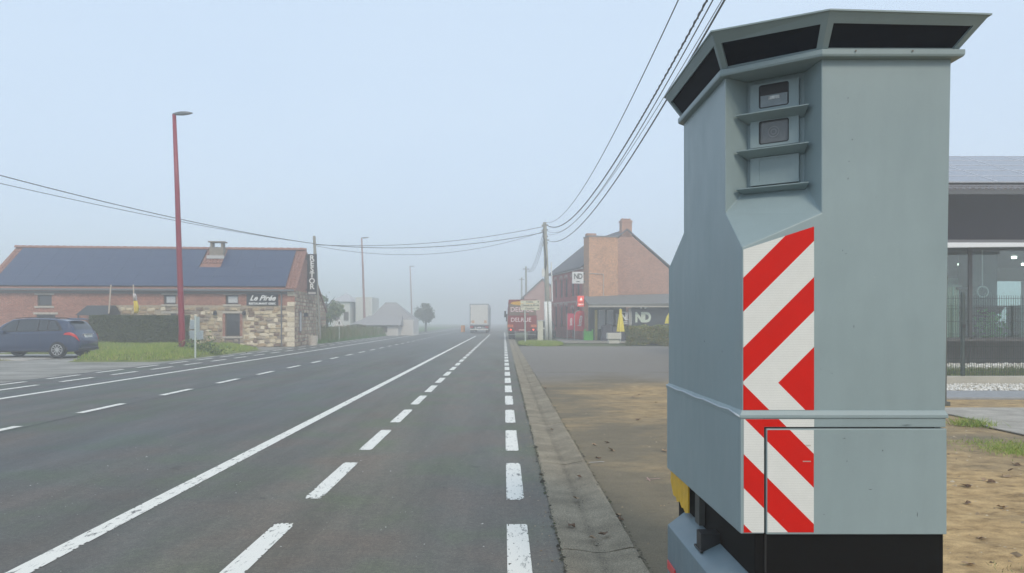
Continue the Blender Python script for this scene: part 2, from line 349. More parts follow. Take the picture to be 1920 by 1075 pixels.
# road markings, 4 mm sheets on the asphalt
def dash(x0, wd, y0, y1, name='lane_dash'):
    if 1 < y0 < 15 and x0 > -2: return worn(name, x0, wd, y0, y1, .008)
    random.seed(int(y0*100)+int(x0*10)); seg = 5; vs = []
    for j in range(seg+1):
        y = y0+(y1-y0)*j/seg; vs += [(x0-wd/2+random.uniform(-.004, .004), y, 0.004), (x0+wd/2+random.uniform(-.004, .004), y, 0.004)]
    MB().add(vs, [(2*j, 2*j+1, 2*j+3, 2*j+2) for j in range(seg)]).build(name, paint_m, road)
def worn(name, xc, wd, y0, y1, cell, ends=True):       # near paint: a sheet of small cells, chipped away at its edges and ends
    nx = max(2, int(wd/cell)); ny = int((y1-y0)/(cell*2)); X = np.linspace(xc-wd/2, xc+wd/2, nx+1); Y = np.linspace(y0, y1, ny+1); V = [(x, y, .004) for y in Y for x in X]; Fq = []
    for j in range(ny):
        for i in range(nx):
            cx, cy2 = (X[i]+X[i+1])/2, (Y[j]+Y[j+1])/2; de = min(cx-X[0], X[-1]-cx)/.03; dn = min(cy2-y0, y1-cy2)/.11 if ends else 9
            h = noise.noise((cx*38, cy2*24, 1))*.55+noise.noise((cx*110, cy2*60, 4))*.45
            big = noise.noise((cx*3, cy2*1.3, 7))
            if h > -.42+.42*min(1, de)+.5*min(1, dn)+.12*(big < .2)-.12*(big > .45)+.02 and True: continue
            Fq.append((j*(nx+1)+i, j*(nx+1)+i+1, (j+1)*(nx+1)+i+1, (j+1)*(nx+1)+i))
    fast_mesh(name, np.array(V), np.array(Fq), paint_m, road)
worn('solid_line', -2.895, .15, 0, 15, .011, False)
MB().quad((-2.97, 15, 0.004), (-2.82, 15, 0.004), (-2.82, 75, 0.004), (-2.97, 75, 0.004)).build('solid_line', paint_m, road)
MB().quad((-9.83, -20, 0.004), (-9.68, -20, 0.004), (-9.68, 300, 0.004), (-9.83, 300, 0.004)).build('solid_line', paint_m, road)
P = 2.36
for xs in (-6.80, -12.2): MB().add([(xs+.03*noise.noise((j*.7, xs, 0))+s*.016, -5+j*.8, .002) for j in range(160) for s in (-1, 1)], [(2*j, 2*j+1, 2*j+3, 2*j+2) for j in range(159)]).build('paving_seam', mat('bitumen', (.03, .03, .03), .6), road)
MB().add([(-1.35+.5*noise.noise((j*.25, 2, 0))+.03*noise.noise((j*2.1, 5, 0))+s*.004, 2+j*.12, .0022) for j in range(60) for s in (-1, 1)], [(2*j, 2*j+1, 2*j+3, 2*j+2) for j in range(59)]).build('crack', MATS['bitumen'], road) if False else None
for k in range(-2, 34): dash(-1.62, 0.15, 6.25+P*k, 6.25+1.6+P*k)
for k in range(-2, 42): dash(0.095, 0.15, 6.2+P*k, 6.2+1.62+P*k)
for k in range(-3, 34): dash(-6.95, 0.14, 12.1+2.92*k, 12.1+1.4+2.92*k)
for k in range(-2, 30):
    dash(-11.0, 0.14, 16.0+P*k, 17.45+P*k); dash(-11.9, 0.14, 16.9+P*k, 18.4+P*k)

# left verge: gravel, driveway, bank
grav = mat('gravel', (0.15, 0.15, 0.135), 0.95, col2=(0.40, 0.39, 0.36), scale=0.9, bump=1.0, bscale=30, spec=0.1, stretch=(0.5, 1.5, 1))
MB().quad((-60, 2, -0.012), (-12.25, 2, -0.012), (-12.25, 52, -0.012), (-60, 52, -0.012)).build('gravel_verge', grav, kind='structure')
MB().box((-45, 28.6, -0.02), (-18.4, 33.5, 0.02)).build('driveway', mat('driveway_concrete', (0.4, 0.385, 0.35), 0.85, var=0.2, scale=1.2), kind='structure')
def bank_h(x, y):
    lim = 27.6 if x > -16.2 else 34.2; k0 = min(1, max(0, (y-lim)/1.2))
    ex = min(1, max(0, (-12.7-x)/1.2))*min(1, max(0, (x+24)/2)); ey = k0*min(1, max(0, (39.6-y)/1.0)); 
    return -0.02 + 0.3*ex*ey*(1+0.4*noise.noise((x*0.8, y*0.6, 1)))
relief('grass_bank', -24, -12.7, 26.5, 39.6, 0.3, 0.3, bank_h, mat('bank_earth', (0.1, 0.13, 0.035), 0.95, col2=(0.2, 0.22, 0.07), scale=1.5, spec=0.1), kind='structure')
def scatter(n, x0, x1, y0, y1, keep=None):
    q = np.random.uniform((x0, y0), (x1, y1), (n, 2))
    if keep: q = np.array([p for p in q if keep(p[0], p[1])])
    return q
q = scatter(46000, -23.5, -12.9, 26.5, 39.4, lambda x, y: bank_h(x, y) > 0.03)
o = blades('grass_blades', grass_m, q, 0.14, 0.012, z0=np.array([bank_h(*p) for p in q])-0.01, kind='stuff')
q = scatter(7000, -24, -18.9, 25.0, 28.4, lambda x, y: noise.noise((x*0.5, y*0.8, 9)) > 0.02)
blades('grass_blades', foliage_mat('dry_grass', (0.2, 0.22, 0.08), (0.32, 0.3, 0.14)), q, 0.09, 0.012, kind='stuff')
MB().quad((-60, 52, -0.014), (-12.3, 52, -0.014), (-12.3, 200, -0.014), (-60, 200, -0.014)).build('meadow', mat('meadow_grass', (0.07, 0.14, 0.03), 0.95, col2=(0.12, 0.2, 0.06), scale=0.6, spec=0.1), kind='structure')
q = scatter(30000, -17, -12.4, 50, 90)
blades('grass_blades', foliage_mat('verge_grass', (0.06, 0.16, 0.04), (0.12, 0.22, 0.07)), q, 0.28, 0.025, kind='stuff')
q = scatter(16000, -15.5, -12.5, 52, 78)
blades('weeds', weed_m, q, 0.9, 0.02, lean=0.25, kind='stuff')
# grass island by the pole
q = scatter(9000, 1.0, 3.9, 44.5, 55, lambda x, y: ((x-2.4)/1.5)**2+((y-49.5)/5.0)**2 < 1)
blades('grass_blades', grass_m, q, 0.16, 0.02, kind='stuff')
MB().add([(2.4+1.5*math.cos(a), 49.5+5*math.sin(a), -0.002) for a in [k*math.pi/12 for k in range(24)]], [tuple(range(24))]).build('grass_island', MATS['bank_earth'], kind='structure')
# weeds right of the cabinet
def clump(cx, cyy, rx, ry, n, h, m, wd=0.006):
    q = np.random.normal(size=(n, 2))*np.array([rx, ry])*0.5+np.array([cx, cyy]); return q
q = np.concatenate([clump(6.1, 9.0, 0.5, 0.4, 900, 0, None), clump(5.9, 8.5, 0.35, 0.35, 1300, 0, None), clump(4.5, 5.0, 0.5, 0.3, 0, 0, None)])
q2 = clump(4.75, 7.75, 0.24, 0.3, 420, 0, None)
blades('grass_blades', grass_m, q, 0.035, 0.004, z0=0.0, lean=1.0, kind='stuff')
tf = blades('grass_tuft', grass_m, clump(6.77, 10.67, 0.28, 0.25, 420, 0, None), 0.11, 0.006, lean=1.1, kind='stuff')
q = scatter(3500, 1.9, 4.2, 3.6, 7.6, lambda x, y: noise.noise((x*1.4, y*1.6, 4)) > 0.28 and y < 4.6)
if len(q): blades('grass_blades', weed_m, q, 0.02, 0.003, lean=1.0, kind='stuff')

# clods and grit on the sand, grit on the road edge
def grit(name, n, x0, x1, y0, y1, size, m, fz, keep=None):
    P_ = np.random.uniform((x0, y0), (x1, y1), (n, 2))
    if keep: P_ = np.array([p for p in P_ if keep(*p)])
    n = len(P_); base = np.array([(1,0,0),(-.5,.86,0),(-.5,-.86,0),(0,0,.7)]); fc = np.array([(0,1,3),(1,2,3),(2,0,3)])
    s = size*np.random.lognormal(0, .55, (n, 1, 1)); an = np.random.uniform(0, 6.28, n); B = base[None]*s*np.random.uniform(.6, 1.3, (n, 4, 3)); ca, sa = np.cos(an)[:, None], np.sin(an)[:, None]
    V = np.stack([B[:, :, 0]*ca-B[:, :, 1]*sa+P_[:, :1], B[:, :, 0]*sa+B[:, :, 1]*ca+P_[:, 1:], B[:, :, 2]*.8+np.array([fz(*p) for p in P_])[:, None]], -1).reshape(-1, 3)
    return fast_mesh(name, V, (fc[None]+4*np.arange(n)[:, None, None]).reshape(-1, 3), m, kind='stuff')
clod = foliage_mat('clod', (0.12, 0.085, 0.05), (0.3, 0.22, 0.13), (0.5, 0.42, 0.3))
grit('gravel', 5200, 1.9, 9.4, 2.6, 11, .009, clod, lambda x, y: lot_h(x, y)-.002, lambda x, y: noise.noise((x*1.1, y*1.4, 8)) > -.1)
grit('gravel', 2600, 0.88, 3.0, 3.0, 14, .004, clod, lambda x, y: lot_h(x, y)-.001)
grit('gravel', 2600, 0.16, 0.40, 2.5, 16, .0035, clod, lambda x, y: .002, lambda x, y: random.random() < (x-.16)/.2)
grit('gravel', 1400, -4.5, 0.3, 2.6, 9, .0028, foliage_mat('chipping', (.05, .05, .05), (.3, .3, .28), (.6, .6, .58)), lambda x, y: .0005)

muck = foliage_mat('muck', (.035, .03, .022), (.07, .06, .035), (.07, .09, .035))
grit('gravel', 5200, 0.345, 0.405, 2.4, 26, .0055, muck, lambda x, y: .006, lambda x, y: noise.noise((y*1.7, 0, 0)) > -.25 and random.random() < 1-abs(x-.372)/.034)
grit('gravel', 3600, 0.835, 0.90, 2.4, 26, .006, muck, lambda x, y: .012 if x < .86 else lot_h(x, y), lambda x, y: noise.noise((y*1.3, 5, 0)) > -.2)
grit('gravel', 1300, 0.57, 0.68, 2.4, 20, .003, muck, lambda x, y: -.008, lambda x, y: noise.noise((x*5, y*2.2, 0)) > 0)
# ------------------------------------------------------------------ traffic camera cabinet
def cab_paint(name, c, v=0.06):
    m = mat(name, c, 0.38, spec=0.4); N, L, b = nodes(m); tc = N.new('ShaderNodeTexCoord'); v_ = tc.outputs['Object']
    mp = N.new('ShaderNodeMapping'); mp.inputs['Scale'].default_value = (2.2, 2.2, 0.5); L.new(v_, mp.inputs[0])
    n = nnoise(N, L, v_, 1.6, 5, 0.6); st = nnoise(N, L, mp.outputs[0], 6, 6, 0.7); sp = nnoise(N, L, v_, 55, 5, 0.85); sp2 = nnoise(N, L, v_, 4, 3)
    col = nmix(N, L, nramp(N, L, n, [(0.3, 0.0), (0.7, 1.0)]), tuple(x*(1-v) for x in c), tuple(x*(1+v) for x in c))
    col = nmix(N, L, 1.0, col, nramp(N, L, st, [(0.3, 0.965), (0.6, 1.015)]), 'MULTIPLY')
    f = nmath(N, L, 'MULTIPLY', nramp(N, L, sp, [(0.645, 0.0), (0.70, 1.0)]), nramp(N, L, sp2, [(0.48, 0.05), (0.6, 0.7)]))
    L.new(nmix(N, L, f, col, (0.12, 0.14, 0.14)), b.inputs['Base Color'])
    L.new(nramp(N, L, st, [(0.3, 0.33), (0.7, 0.5)]), b.inputs['Roughness'])
    nbump(N, L, b, nmath(N, L, 'ADD', nnoise(N, L, v_, 2.2, 2), nmath(N, L, 'MULTIPLY', nnoise(N, L, v_, 220, 2), 0.02)), 0.25, 0.02); return m
gp = cab_paint('cabinet_paint', (0.255, 0.325, 0.338)); gp2 = cab_paint('cabinet_base_paint', (0.16, 0.225, 0.26), 0.18)
XL, YF, YB, XR = 0.933, 2.90, 4.19, 1.73
cab = thing('speed_camera_cabinet', 'tall grey speed camera cabinet with red and white chevrons, standing beside the gutter', 'speed camera', (0, 0, 0))
Lc = Vector((XL, 3.118, 0)); Ac = Vector((1.245, YF, 0)); e1 = (Ac-Lc).normalized(); nin = Vector((-e1.y, e1.x, 0))
if nin.y < 0: nin = -nin
def ch(t, d, z): p = Lc + e1*t + nin*d; return (p.x, p.y, z)
W = (Ac-Lc).length; ZT = 2.53; D0 = 0.12
vs = [(XL,YF,1.13),(XR,YF,1.13),(XR+.023,YF,ZT),(Ac.x,YF,ZT),(Ac.x,YF,1.925),(XL,YF,1.79),     # 0-5 front
      (XL,3.118,1.956),(XL,3.118,ZT),(XL,3.84,ZT),(XL,3.84,1.96),(XL,YB,1.80),(XL,YB,1.13),       # 6-11 left
      (Ac.x,YB,1.93),(Ac.x,YB,ZT),(XR+.023,YB,ZT),(XR,YB,1.13),                                   # 12-15 back
      ch(.0575,D0,2.075), ch(.29,D0,2.075), ch(.29,D0,ZT), ch(.0575,D0,ZT)]                       # 16-19 recess back
fs = [(0,1,2,3,4,5),(0,5,6,7,8,9,10,11),(5,4,6),(1,15,14,2),(9,12,10),(9,8,13,12),(10,12,13,14,15,11),(0,11,15,1),
      (6,4,17,16),(6,16,19,7),(4,3,18,17),(16,17,18,19),(7,19,18,3,2,14,13,8)]
MB().add(vs, fs).build('upper_shell', gp, cab, bevel=0.004)
# lower housing with the hatch opening
z0, z1 = 0.67, 1.122; xl, xr, yf, yb = XL-.008, XR-.002, YF-.008, YB+.008; dx0, dz1 = 1.022, 1.082
mb = MB(); mb.box((xl, yf, z0), (dx0-.004, yf+.03, z1)); mb.box((dx0-.004, yf+.0005, dz1+.004), (xr, yf+.03, z1))
mb.box((xl, yf+.03, z0), (xl+.03, yb, z1)); mb.box((xr-.03, yf+.03, z0), (xr, yb, z1)); mb.box((xl+.03, yb-.03, z0), (xr-.03, yb, z1))
mb.build('lower_housing', gp, cab, bevel=0.003)
MB().box((xl+.032, yf+.022, z0+.001), (xr-.032, yf+.028, z1-.01)).build('hatch_backing', dark_hole, cab)
d = MB().box((dx0+.002, yf-.004, z0-.002), (xr+.001, yf+.018, dz1-.001)).build('hatch', gp, cab, bevel=0.003)
for zz in (1.0, 0.965+.0): 
    pass
for zz, ln in ((1.016, .018), (0.954, .03)): MB().box((1.196-ln, yf-.0065, zz-.0018), (1.197, yf-.0055, zz+.0018)).build('scratch', mat('bare_metal', (0.5, 0.45, 0.4), 0.4, 0.5), d)
# ledge between the halves and its bead of sealant
pl = [(XL-.012, YF-.012), (XR+.006, YF-.012), (XR+.006, YB+.01), (XL-.012, YB+.01)]
mb = MB(); mb.add([(x, y, 1.122) for x, y in pl] + [(x, y, 1.134) for x, y in pl] + [(XL-.001, YF-.001, 1.152), (XR-.001, YF-.001, 1.152), (XR-.001, YB+.001, 1.152), (XL-.001, YB+.001, 1.152)],
   [(0,3,2,1)] + [(i, (i+1) % 4, 4+(i+1) % 4, 4+i) for i in range(4)] + [(4+i, 4+(i+1) % 4, 8+(i+1) % 4, 8+i) for i in range(4)] + [(8,9,10,11)]).build('ledge', gp, cab, bevel=0.002)
sealant = mat('sealant', (0.5, 0.55, 0.58), 0.6)
MB().tube([(XL-.013, YF-.01, 1.128)] + [(XL-.012, YF+1.29*k/10, 1.138+0.003*math.sin(k*2.1)) for k in range(1, 11)], 0.0042, 6).build('sealant_bead', sealant, cab, smooth=True)
# cornice, flared vent storey, roof
def ring(poly, z): return [(x, y, z if not callable(z) else z(x)) for x, y in poly]
hexa = lambda o, oy, dz=0: [(1.245-.35*o, YF-o), (XR+.023+o*.9, YF-o), (XR+.023+o*.9, YB+oy), (1.245-.35*o, YB+oy), (XL-o*.75, 3.84+.3*o), (XL-o*.75, 3.118-.35*o)]
c0, c1 = hexa(.033, .03), hexa(.037, .03)
n = 6
MB().add(ring(c0, ZT-.002)+ring(c1, ZT+.006)+ring(c1, ZT+.024)+ring(hexa(.028, .02), ZT+.027), [tuple(range(6))[::-1]]+[(k*6+i, k*6+(i+1) % 6, (k+1)*6+(i+1) % 6, (k+1)*6+i) for k in range(3) for i in range(6)]+[tuple(range(18, 24))]).build('cornice', gp, cab, bevel=0.002)
b0 = ring(hexa(.018, .02), ZT+.027); ztop = lambda x: 2.668-.028*max(0, x-1.22)
t0_ = [(1.225, 2.782), (1.826, 2.782), (1.826, 4.31), (1.225, 4.31), (.84, 3.86), (.84, 2.99)]
t0 = ring(t0_, ztop)
mb = MB(); dk = MB()
for i in range(6):
    j = (i+1) % 6; B0, B1, T1, T0 = Vector(b0[i]), Vector(b0[j]), Vector(t0[j]), Vector(t0[i])
    def P_(s, t): return B0.lerp(B1, s).lerp(T0.lerp(T1, s), t)
    w_ = (B1-B0).length; ms = 0.022/w_; inn = (B1-B0).cross(T0-B0).normalized(); ctr = Vector((1.33, 3.5, 2.6))
    if inn.dot(ctr-B0) < 0: inn = -inn
    lo, hi = 0.03, 0.70
    o_ = [P_(0,0),P_(1,0),P_(1,1),P_(0,1)]; h_ = [P_(ms,lo),P_(1-ms,lo),P_(1-ms,hi),P_(ms,hi)]; k_ = [q+inn*.012 for q in h_]; dd = [q+inn*.05 for q in h_]
    mb.add(o_+h_+k_, [(a, (a+1) % 4, 4+(a+1) % 4, 4+a) for a in range(4)]+[(4+a, 4+(a+1) % 4, 8+(a+1) % 4, 8+a) for a in range(4)])
    MB().quad(*[q+inn*.0118+(q-sum(h_, Vector())/4)*0.02 for q in h_]).build('vent_slot_shade', mat('vent_dark', (0.002, 0.005, 0.012), 0.7, spec=.15), cab)  # flat near-black sheet paints the shade inside each slot
mb.build('vent_surround', gp, cab)
rt = [(x+(x-1.33)*.012, y+(y-3.5)*.01) for x, y in t0_]
rz = lambda x: ztop(x)
MB().add(ring(rt, rz)+ring(rt, lambda x: ztop(x)+.006)+[(1.33+(x-1.33)*.5, 3.5+(y-3.5)*.5, 2.70) for x, y in rt], [tuple(range(6))[::-1]]+[(k*6+i, k*6+(i+1) % 6, (k+1)*6+(i+1) % 6, (k+1)*6+i) for k in range(2) for i in range(6)]+[tuple(range(12, 18))]).build('roof', gp, cab)
scr = mat('screw_steel', (0.12, 0.12, 0.11), 0.5, 0.8)
for x in (1.36, 1.58): MB().lathe([(.0035, -.002), (.0035, .0), (.002, .0015)], 10, 'y', (x, YF-.040, ZT+.016)).build('screw', scr, cab)
# recess: three windows on plates, each over a little shelf
lens_glass = mat('lens_glass', (0.03, 0.035, 0.04), 0.08, spec=0.8); dullglass = mat('window_glass', (0.13, 0.14, 0.145), 0.12, spec=0.6)
Rm = Matrix(((e1.x, nin.x, 0, Lc.x), (e1.y, nin.y, 0, Lc.y), (0, 0, 1, 0), (0, 0, 0, 1)))   # local x along the chamfer, y inwards
def inrec(mbx): mbx.v = [tuple(Rm @ Vector(v)) for v in mbx.v]; return mbx
def rrect(x0, x1, z0, z1, r, y, k=4):
    out = []
    for cx, cz, a0 in ((x1-r, z1-r, 0), (x0+r, z1-r, 90), (x0+r, z0+r, 180), (x1-r, z0+r, 270)):
        for i in range(k+1): a = R(a0+90*i/k); out.append((cx+r*math.cos(a), y, cz+r*math.sin(a)))
    return out
for k, zc in enumerate((2.447, 2.295, 2.135)):
    a0, a1, h = 0.075, 0.272, 0.058
    xo0, xo1, zo0, zo1 = 0.112, 0.232, zc-.046, zc+.05
    inner = rrect(xo0, xo1, zo0, zo1, .009, .098); m_ = len(inner)
    outer = []
    for (x, y, z) in inner:                                        # matching outer rectangle points
        outer.append((a1 if x > (xo0+xo1)/2 else a0, .098, zc+h if z > zc else zc-h))
    mb = MB(); back = [(x, .118, z) for x, y, z in inner]; ob = [(x, .1195, z) for x, y, z in outer]
    mb.add(outer+inner+back+ob, [(i, (i+1) % m_, m_+(i+1) % m_, m_+i) for i in range(m_)]+[(m_+i, m_+(i+1) % m_, 2*m_+(i+1) % m_, 2*m_+i) for i in range(m_)]+[((i+1) % m_, i, 3*m_+i, 3*m_+(i+1) % m_) for i in range(m_)])
    inrec(mb); me_ = mb.mesh('window_frame'); bm = bmesh.new(); bm.from_mesh(me_); bmesh.ops.remove_doubles(bm, verts=bm.verts, dist=1e-5); bm.to_mesh(me_); bm.free()
    fr = link('window_frame', me_, gp, cab)
    inrec(MB().add(rrect(xo0-.002, xo1+.002, zo0-.002, zo1+.002, .009, .105 if k < 2 else .1005), [tuple(range(m_))])).build('window_pane', [lens_glass, dullglass, gp][k], fr)
    if k < 2:
        rg = mat('rubber_seal', (0.02, 0.022, 0.024), 0.6)
        s_mb = MB(); a_ = rrect(xo0-.001, xo1+.001, zo0-.001, zo1+.001, .009, .0972); b2 = rrect(xo0+.003, xo1-.003, zo0+.003, zo1-.003, .007, .0972)
        s_mb.add(a_+b2, [(i, (i+1) % m_, m_+(i+1) % m_, m_+i) for i in range(m_)]); inrec(s_mb).build('window_seal', rg, fr)
    if k == 0:                                                     # flash: bright reflector over a frosted plate
        inrec(MB().box((xo0+.005, .100, zo0+.004), (xo1-.005, .1045, zc+.006))).build('flash_diffuser', mat('frosted', (0.20, 0.235, 0.25), 0.25, var=0.2, scale=18), fr)
        inrec(MB().box((.15, .098, zc-.014), (.195, .0995, zc+.0))).build('flash_tube', mat('flash_white', (0.45, 0.46, 0.45), 0.3, var=0.5, scale=60), fr)
        inrec(MB().box((xo0+.004, .1, zc+.006), (xo1-.004, .104, zo1-.004))).build('flash_hood', black, fr)
    if k == 1:
        for r0, r1, mm in ((.024, .019, 'lens_rim_a'), (.013, .008, 'lens_rim_b')):
            q = MB(); vs2 = [(.170+r*math.cos(2*math.pi*i/28), .1035, zc+.002+r*math.sin(2*math.pi*i/28)) for r in (r0, r1) for i in range(28)]
            q.add(vs2, [(i, (i+1) % 28, 28+(i+1) % 28, 28+i) for i in range(28)]); inrec(q).build('lens_ring', mat('lens_ring_grey', (0.2, 0.205, 0.21), 0.3), fr)
    zs = zc-.077
    sh = MB().add([(.034, .035, zs-.002), (.325, .035, zs-.002), (.287, .1195, zs+.012), (.06, .1195, zs+.012), (.034, .035, zs+.002), (.325, .035, zs+.002), (.287, .1195, zs+.016), (.06, .1195, zs+.016), (.060, .1195, zs-.028), (.287, .1195, zs-.028)],
       [(4,5,6,7),(0,4,7,3),(1,2,6,5),(0,1,5,4),(0,3,8),(1,9,2),(0,8,9,1)])
    inrec(sh).build('shelf', gp, cab)
# chevron sheets: flat print on thin foil, pattern in the material
def chevron():
    m = mat('chevron_foil', (0.8, 0.8, 0.8), 0.5, spec=0.15); N, L, b = nodes(m); tc = N.new('ShaderNodeTexCoord'); s = N.new('ShaderNodeSeparateXYZ'); L.new(tc.outputs['Object'], s.inputs[0])
    v = nmath(N, L, 'ABSOLUTE', nmath(N, L, 'SUBTRACT', s.outputs[2], 1.2594)); u = nmath(N, L, 'SUBTRACT', s.outputs[0], XL)
    f = nmath(N, L, 'FRACT', nmath(N, L, 'DIVIDE', nmath(N, L, 'ADD', nmath(N, L, 'MINIMUM', nmath(N, L, 'SUBTRACT', u, v), .2735), 2.741), 0.2741))
    red = nmath(N, L, 'GREATER_THAN', f, 0.515)
    line = nmath(N, L, 'FRACT', nmath(N, L, 'MULTIPLY', s.outputs[2], 105.0)); ln = nramp(N, L, line, [(0.0, 0.90), (0.12, 0.91), (0.2, 1.0)])
    ns = nramp(N, L, nnoise(N, L, tc.outputs['Object'], 9, 6, 0.7), [(0.3, 0.95), (0.7, 1.03)])
    sc = nmath(N, L, 'MULTIPLY', nramp(N, L, nnoise(N, L, tc.outputs['Object'], 30, 5, 0.8), [(0.68, 0.0), (0.76, 1.0)]), 0.35)
    c = nmix(N, L, red, (0.70, 0.71, 0.68), (0.60, 0.008, 0.003)); c = nmix(N, L, 1.0, c, ns, 'MULTIPLY')
    c2 = nmix(N, L, nmath(N, L, 'SUBTRACT', 1.0, red), c, nmix(N, L, 1.0, c, ln, 'MULTIPLY')); c2 = nmix(N, L, sc, c2, (0.35, 0.36, 0.35)); L.new(c2, b.inputs['Base Color']); return m
cv = chevron(); x1 = XL+.282
def sheet(poly, y, name='chevron_sheet', t=.0012): MB().prism([(x, y, z) for x, z in poly], (0, -t, 0)).build(name, cv, cab)
sheet([(XL+.005, 1.153), (x1, 1.153), (x1, 1.872), (XL+.005, 1.782)], YF-.0003)
sheet([(XL+.004, .675), (dx0-.006, .675), (dx0-.006, dz1+.006), (x1-.003, dz1+.006), (x1-.003, 1.118), (XL+.004, 1.118)], yf-.0003)
sheet([(dx0+.006, .677), (x1-.006, .677), (x1-.006, dz1-.006), (dx0+.006, dz1-.006)], yf-.0043)
# scuffs and scratches where the photo shows them
scf = mat('scuff_dark', (.08, .095, .10), .6); scl = mat('scuff_light', (.38, .44, .45), .5)
for k, (px, py, dx, dz, m_) in enumerate(((1590, 184, 3, 2, scf), (1611, 177, 2, 1, scf), (1598, 262, 2, 3, scf), (1592, 303, 2.5, 2, scf), (1590, 335, 1.6, 4, scf), (1601, 612, 1, 6, scf), (1586, 476, 5, 1, scf), (1580, 470, 1.2, 3, scf), (1668, 302, 1, 2.5, scl), (1640, 520, 5, .8, scl), (1712, 640, .8, 7, scl), (1560, 700, 4, .8, scf), (1655, 845, 2, 3, scf), (1583, 822, 6, 1, scf), (1588, 865, 1, 4, scf), (1720, 965, 1.2, 9, scf), (1632, 918, 7, 1.2, scf), (1690, 960, .9, 6, scl), (1700, 797, 22, 1.2, scf), (1545, 965, 3, 1, scf))):
    Y = 2.9 if py < 775 else 2.888; p = at(px, py, Y); q = dx/478/2; r = dz/478/2
    MB().prism([(p.x-q, Y-.0001, p.z-r*.3), (p.x, Y-.0001, p.z-r), (p.x+q, Y-.0001, p.z+r*.2), (p.x+q*.2, Y-.0001, p.z+r)], (0, -.0008, 0)).build('scuff', m_, cab)
for k in range(9):
    y = 3.0+.13*k+random.uniform(0, .06); z = random.uniform(.8, 2.3); s = random.uniform(.002, .007)
    MB().prism([(XL-.009 if z < 1.12 else XL-.0008, y-s, z), (XL-.009 if z < 1.12 else XL-.0008, y, z-s*.4), (XL-.009 if z < 1.12 else XL-.0008, y+s, z+s*.6), (XL-.009 if z < 1.12 else XL-.0008, y, z+s*.5)], (.0006, 0, 0)).build('scuff', scf if k % 2 else scl, cab)
# black base, skirt with sloping top, corner bracket, torn yellow sheet
MB().box((.985, YF+.004, .09), (XR-.005, YB-.02, .669)).build('base_box', mat('base_black', (0.003, 0.003, 0.003), 0.7, spec=.1), cab, bevel=0.004)
MB().box((dx0-.002, YF-.004, .12), (dx0+.006, YF+.003, .668)).build('base_trim', black, cab)
MB().box((.955, 3.62, .50), (.984, 3.70, .669)).build('strut', mat('strut_olive', (0.05, 0.052, 0.045), 0.6), cab, bevel=0.002)
sk = MB(); pr = [(.86, .10), (.86, .432), (.983, .492), (.983, .10)]
sk.add([(x, 2.72, z) for x, z in pr]+[(x, 3.89+(x-.86)*.62, z) for x, z in pr], [(0,1,2,3),(7,6,5,4),(0,4,5,1),(1,5,6,2),(2,6,7,3),(3,7,4,0)]).build('base_skirt', gp2, cab, bevel=0.004)
for fx, fy in ((.862, 2.74), (.862, 3.75), (1.62, 2.95), (1.62, 4.0)): MB().box((fx, fy, 0), (fx+.08, fy+.1, .0995 if fx < 1 else .0895)).build('foot', black, cab)
MB().box((.853, 3.70, .21), (.8595, 3.87, .255)).build('reflector', mat('reflector_red', (0.7, 0.04, 0.05), 0.3), cab, bevel=0.003)
br = MB(); br.box((.895, 3.36, .42), (.983, 3.44, .535)); br.box((.888, 3.34, .452), (.90, 3.46, .462)).build('bracket', black, cab, bevel=0.002)
ye = [(3.80, .668), (4.18, .668), (4.20, .60), (4.16, .56), (4.13, .53), (4.07, .535), (4.04, .515), (3.98, .53), (3.94, .51), (3.90, .515), (3.86, .50), (3.80, .515)]
MB().prism([(.945, y, z) for y, z in ye], (.008, 0, 0)).build('torn_sheet', mat('yellow_plastic', (0.72, 0.42, 0.01), 0.45, var=0.12, scale=14, bump=0.6, bscale=25), cab, label='torn yellow plastic sheet under the rear corner')

# ------------------------------------------------------------------ glazed building on the right
gb = thing('glass_fronted_building', 'glass fronted shop with solar roof, behind the mesh fence beside the cabinet', 'building', (0, 0, 0))
fasc = mat('dark_fascia', (0.007, 0.007, 0.015), 0.9, var=0.3, scale=0.7, spec=.05); plinth = mat('plinth_dark', (0.09, 0.085, 0.085), 0.8, var=0.3, scale=1.2, bump=0.3)
GY = 24.0; GX0, GX1 = 11.0, 31.0
MB().box((GX0, GY, 4.02), (GX1, GY+.35, 5.75)).build('fascia', fasc, gb)
MB().box((GX0, GY-1.2, 3.93), (GX1, GY-.01, 4.02)).build('soffit', mat('soffit', (0.12, 0.12, 0.13), 0.6), gb)
MB().prism([(GX0, GY-1.3, 3.74), (17.0, GY-1.3, 3.80), (17.0, GY-1.3, 3.92), (GX0, GY-1.3, 3.92)], (0, .12, 0)).build('beam', mat('beam_white', (0.75, 0.76, 0.78), 0.4), gb, bevel=0.01)
MB().box((GX0, GY, 0), (GX1, GY+.3, .88)).box((GX0, GY-1.0, .88), (GX1, GY+.3, .94)).build('plinth', plinth, gb)
for px_ in (GX0, 20): MB().box((px_, GY-1.0, 0), (px_+.3, GY-.001, .879)).build('plinth_pier', plinth, gb)
inm = mat('interior_wall', (0.42, 0.43, 0.42), 0.8); bwl = MB().box((GX0, GY+9, .9), (GX1, GY+9.2, 1.25)).box((GX0, GY+9, 3.3), (GX1, GY+9.2, 4.0))
for xx in np.arange(GX0+.2, GX1, 2.4): bwl.box((xx, GY+9, 1.25), (xx+.3, GY+9.2, 3.3))
bwl.build('back_wall', inm, gb)  # openings between the piers are invented, to let daylight into the room
MB().box((GX0, GY+.31, .90), (GX1, GY+9, .938)).build('inner_floor', mat('inner_floor', (0.22, 0.2, 0.17), 0.4), gb)
MB().box((GX0, GY+.36, 3.9), (GX1, GY+9, 4.0)).build('ceiling', mat('ceiling_dark', (0.10, 0.10, 0.11), 0.7), gb)
